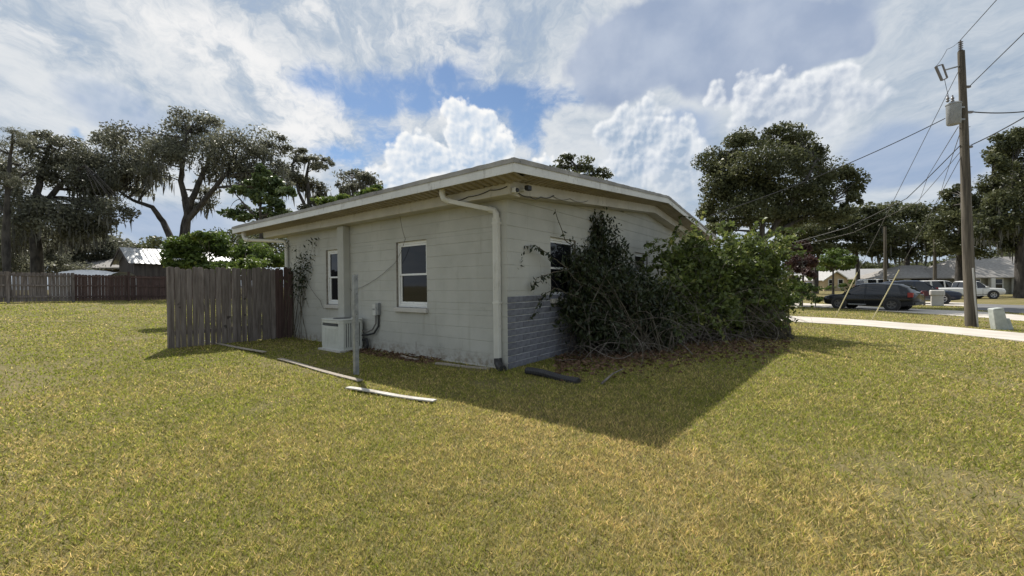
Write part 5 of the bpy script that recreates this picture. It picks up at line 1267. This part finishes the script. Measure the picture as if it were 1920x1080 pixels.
def win(parent, x, z, w, h_, y, trim='trim'):
    f = MB().box(x - w / 2 - .08, x + w / 2 + .08, y - .05, y + .02, z - .08, z + h_ + .08).build('window', M[trim], parent)
    MB().box(x - w / 2 + .09, x + w / 2 - .09, y - .058, y - .049, z + .09, z + h_ / 2 - .03).build('pane', M['glass'], f)
    MB().box(x - w / 2 + .09, x + w / 2 - .09, y - .058, y - .049, z + h_ / 2 + .03, z + h_ - .09).build('pane', M['glass'], f)
def hip(x0, x1, y0, y1, ze, zr, a, ov=0.45):
    """hip roof; a = run of the hips at the ends"""
    x0 -= ov; x1 += ov; y0 -= ov; y1 += ov; ym = (y0 + y1) / 2; t = .12
    v = [(x0, y0, ze), (x1, y0, ze), (x1, y1, ze), (x0, y1, ze), (x0 + a, ym, zr), (x1 - a, ym, zr)]
    v += [(x0, y0, ze - t), (x1, y0, ze - t), (x1, y1, ze - t), (x0, y1, ze - t)]
    return MB().add(v, [(0, 1, 5, 4), (1, 2, 5), (2, 3, 4, 5), (3, 0, 4), (6, 7, 1, 0), (7, 8, 2, 1), (8, 9, 3, 2), (9, 6, 0, 3), (9, 8, 7, 6)])
# hip-roofed house at the picture edge
Yh = 56; b = at(1800, 555, Yh); gzh = gz(b.x); hr = empty('neighbour_house', (b.x, Yh, gzh)); tag(hr, 'olive grey hip-roofed house with white columns behind the white pickup truck', 'house')
K = Yh / F_PX; ZE = at(1850, 520, Yh).z - gzh; ZR = at(1890, 481, Yh + 4).z - gzh
MB().box(0.4, 22, 0, 9, -.3, ZE - .13).build('wall', M['olive'], hr); hip(0, 22.4, -.2, 9, ZE, ZR, 4.8).build('roof', M['shingle'], hr)
for x, m_ in ((3.7, 'trim'), (6.9, 'trim')): MB().box(x - .28, x + .28, -.75, -.35, -.2, ZE - .13).build('column', M[m_], hr)
win(hr, 2.2, .8, 1.1, 1.3, -.001); win(hr, 5.2, .7, 1.2, 1.4, -.001); MB().box(8.0, 8.95, -.03, .01, 0, 2.1).build('door', M['brown'], hr); win(hr, 11, .8, 1.2, 1.3, -.001)
# wing house left of the pole
Yw = 60; b = at(1690, 555, Yw); gzh = gz(b.x); hw_ = empty('neighbour_house', (b.x, Yw, gzh)); tag(hw_, 'long low house with dark carport opening behind the far brown pole', 'house')
ZE = at(1750, 520.5, Yw).z - gzh; ZR = at(1750, 497, Yw + 4).z - gzh; WX = at(1830, 520, Yw).x - b.x
MB().box(0.3, WX, 0, 8.5, -.3, ZE - .13).build('wall', M['olive'], hw_); MB().box(0.32, 1.3, -.06, -.001, -.3, ZE - .14).build('pale_panel', M['offwhite'], hw_)
MB().box(1.5, 4.0, -.03, -.001, -.2, 2.15).build('carport_shade', M['inner_shade'], hw_); MB().box(4.4, 7.2, -.04, -.001, -.2, 2.2).build('garage_door', M['offwhite'], hw_)  # the carport is a flat dark sheet, its inner shade painted on
hip(-.2, WX, -.2, 8.5, ZE, ZR, 4.4).build('roof', M['shingle'], hw_)
# beige gabled house
Yb = 84; b = at(1545, 548, Yb); gzh = gz(b.x); hb = empty('neighbour_house', (b.x, Yb, gzh)); tag(hb, 'beige house with white-trimmed front gable and long pale roof', 'house')
ZE = at(1565, 523, Yb).z - gzh; ZP = at(1563, 508, Yb).z - gzh; WW = at(1588, 523, Yb).x - b.x; WT_ = at(1712, 523, Yb + 3).x - b.x
MB().prism([(0, -.3), (WW, -.3), (WW, ZE), (WW / 2, ZP - .25), (0, ZE)], 'y', 0, 6).build('gable_wall', M['beige'], hb)
for s_ in (0, 1):
    x0_, x1_ = (-.5, WW / 2) if s_ == 0 else (WW / 2, WW + .5); z0_, z1_ = (ZE - .25, ZP + .02) if s_ == 0 else (ZP + .02, ZE - .25)
    MB().prism([(x0_, z0_), (x1_, z1_), (x1_, z1_ - .22), (x0_, z0_ - .22)], 'y', -.45, -.3).build('barge_board', M['trim'], hb)
    MB().prism([(x0_, z0_ + .02), (x1_, z1_ + .02), (x1_, z1_ - .1), (x0_, z0_ - .1)], 'y', -.299, 6.5).build('roof', M['shingle_pale'], hb)
win(hb, WW * .3, .7, 1.0, 1.7, -.001); win(hb, WW * .72, .7, 1.0, 1.7, -.001)
MB().box(WW + .01, WT_, 2.0, 10, -.3, ZE - .1).build('wall', M['beige'], hb)
MB().prism([(1.3, ZE - .1), (6, ZP + .55), (10.7, ZE - .1), (10.7, ZE - .25), (6, ZP + .40), (1.3, ZE - .25)], 'x', WW + .3, WT_ + .5).build('main_roof', M['shingle_pale'], hb)
# small dark house behind the plum tree
Yd = 92; b = at(1512, 545, Yd); gzh = gz(b.x); hd = empty('neighbour_house', (b.x, Yd, gzh)); tag(hd, 'dim low house with grey roof half hidden behind the purple tree', 'house')
ZE = at(1530, 523, Yd).z - gzh; ZP = at(1530, 513, Yd + 4).z - gzh
MB().box(0, 4.2, 0, 8, -.3, ZE - .1).build('wall', M['brown'], hd); MB().prism([(-.6, ZE - .1), (4, ZP), (8.6, ZE - .1), (8.6, ZE - .25), (4, ZP - .15), (-.6, ZE - .25)], 'x', -.5, 4.8).build('roof', M['shingle_pale'], hd)

# shed with a metal roof and the house behind the far fence
Ys = 31; a = at(237, 505, Ys); gzh = gz(a.x); sh = empty('shed', (a.x, Ys, gzh), radians(-30)); tag(sh, 'dark brown shed with bright corrugated metal gable roof behind the far fence', 'shed')
PK = at(238, 464, Ys).z - gzh; EV = at(253, 491, Ys + .5).z - gzh
MB().prism([(-1.4, -.2), (1.4, -.2), (1.4, EV), (0, PK - .12), (-1.4, EV)], 'y', 0, 7).build('wall', M['brown'], sh)
def corr(xa, za, xb, zb, y0, y1, n):
    mb = MB(); vs = []
    for i in range(n + 1):
        y = y0 + (y1 - y0) * i / n; d_ = 0.03 if i % 4 == 0 else 0.0
        vs += [(xa, y, za + d_), (xb, y, zb + d_)]
    return mb.add(vs, [(2 * j, 2 * j + 1, 2 * j + 3, 2 * j + 2) for j in range(n)])
corr(0, PK, 1.75, EV - .2, -.4, 7.4, 96).build('roof', M['metal_roof'], sh); corr(0, PK, -1.75, EV - .2, -.4, 7.4, 96).build('roof', M['metal_roof'], sh)
MB().prism([(0, PK - .02), (1.75, EV - .22), (1.75, EV - .36), (0, PK - .18), (-1.75, EV - .36), (-1.75, EV - .22)], 'y', -.42, -.36).build('barge_board', M['brown'], sh)
Ye = 44; a = at(103, 520, Ye); gzh = gz(a.x); he = empty('neighbour_house', (a.x, Ye, gzh)); tag(he, 'low house with brown-grey shingle roofs beyond the far fence', 'house')
w_ = at(250, 505, Ye).x - a.x; ze = at(150, 505, Ye).z - gzh; zr = at(150, 487, Ye + 3).z - gzh; xm = at(175, 505, Ye).x - a.x; zr2 = at(200, 476, Ye + 3).z - gzh
MB().box(.3, w_, 0, 7, -.3, ze - .1).build('wall', M['brown'], he)
MB().prism([(-.6, ze), (3.5, zr), (7.6, ze), (7.6, ze - .15), (3.5, zr - .15), (-.6, ze - .15)], 'x', 0, xm + 2.5).build('roof', M['shingle'], he)
MB().prism([(-.9, ze + .12), (3.5, zr2), (7.9, ze + .12), (7.9, ze), (3.5, zr2 - .15), (-.9, ze)], 'x', xm + .3, w_ + 1).build('high_roof', M['shingle'], he)
MB().box(xm + .28, xm + .34, -.9, 3.5, ze + .1, ze + .25).build('barge_board', M['trim'], he)
# white tarp over something behind the fence
M['tarp'] = pm('white_tarp', (0.66, 0.66, 0.66), (0.75, 0.75, 0.75), 2, 0.6)
a = at(95, 508, 28); b = at(203, 508, 28); gzt = gz(a.x); L_ = b.x - a.x; zt = at(150, 504.5, 28).z
vs = []; n = 16
for i in range(n + 1):
    t = i / n; prof_ = (sin(pi * min(1, t * 1.15 + .12)) ** .6 if t < .95 else .1)
    for j in range(7):
        s_ = j / 6; vs.append((a.x + L_ * t, 28 + 2.2 * s_, gzt + .6 + (zt - gzt - .6) * (0.86 + .14 * prof_) * (sin(pi * (0.12 + .76 * s_)) ** .35) + random.uniform(-.02, .02)))
fs = [(i * 7 + j, i * 7 + j + 1, (i + 1) * 7 + j + 1, (i + 1) * 7 + j) for i in range(n) for j in range(6)]
m0 = len(vs); vs += [(v[0], v[1], gzt) for v in vs[:m0:7]] + [(v[0], v[1], gzt) for v in vs[6:m0:7]]
fs += [(i * 7, (i + 1) * 7, m0 + i + 1, m0 + i) for i in range(n)] + [(i * 7 + 6, (i + 1) * 7 + 6, m0 + n + 1 + i + 1, m0 + n + 1 + i) for i in range(n)]
tag(MB().add(vs, fs).build('white_cover', M['tarp'], None, smooth=True), 'low white curved cover showing just above the far fence top', 'cover')
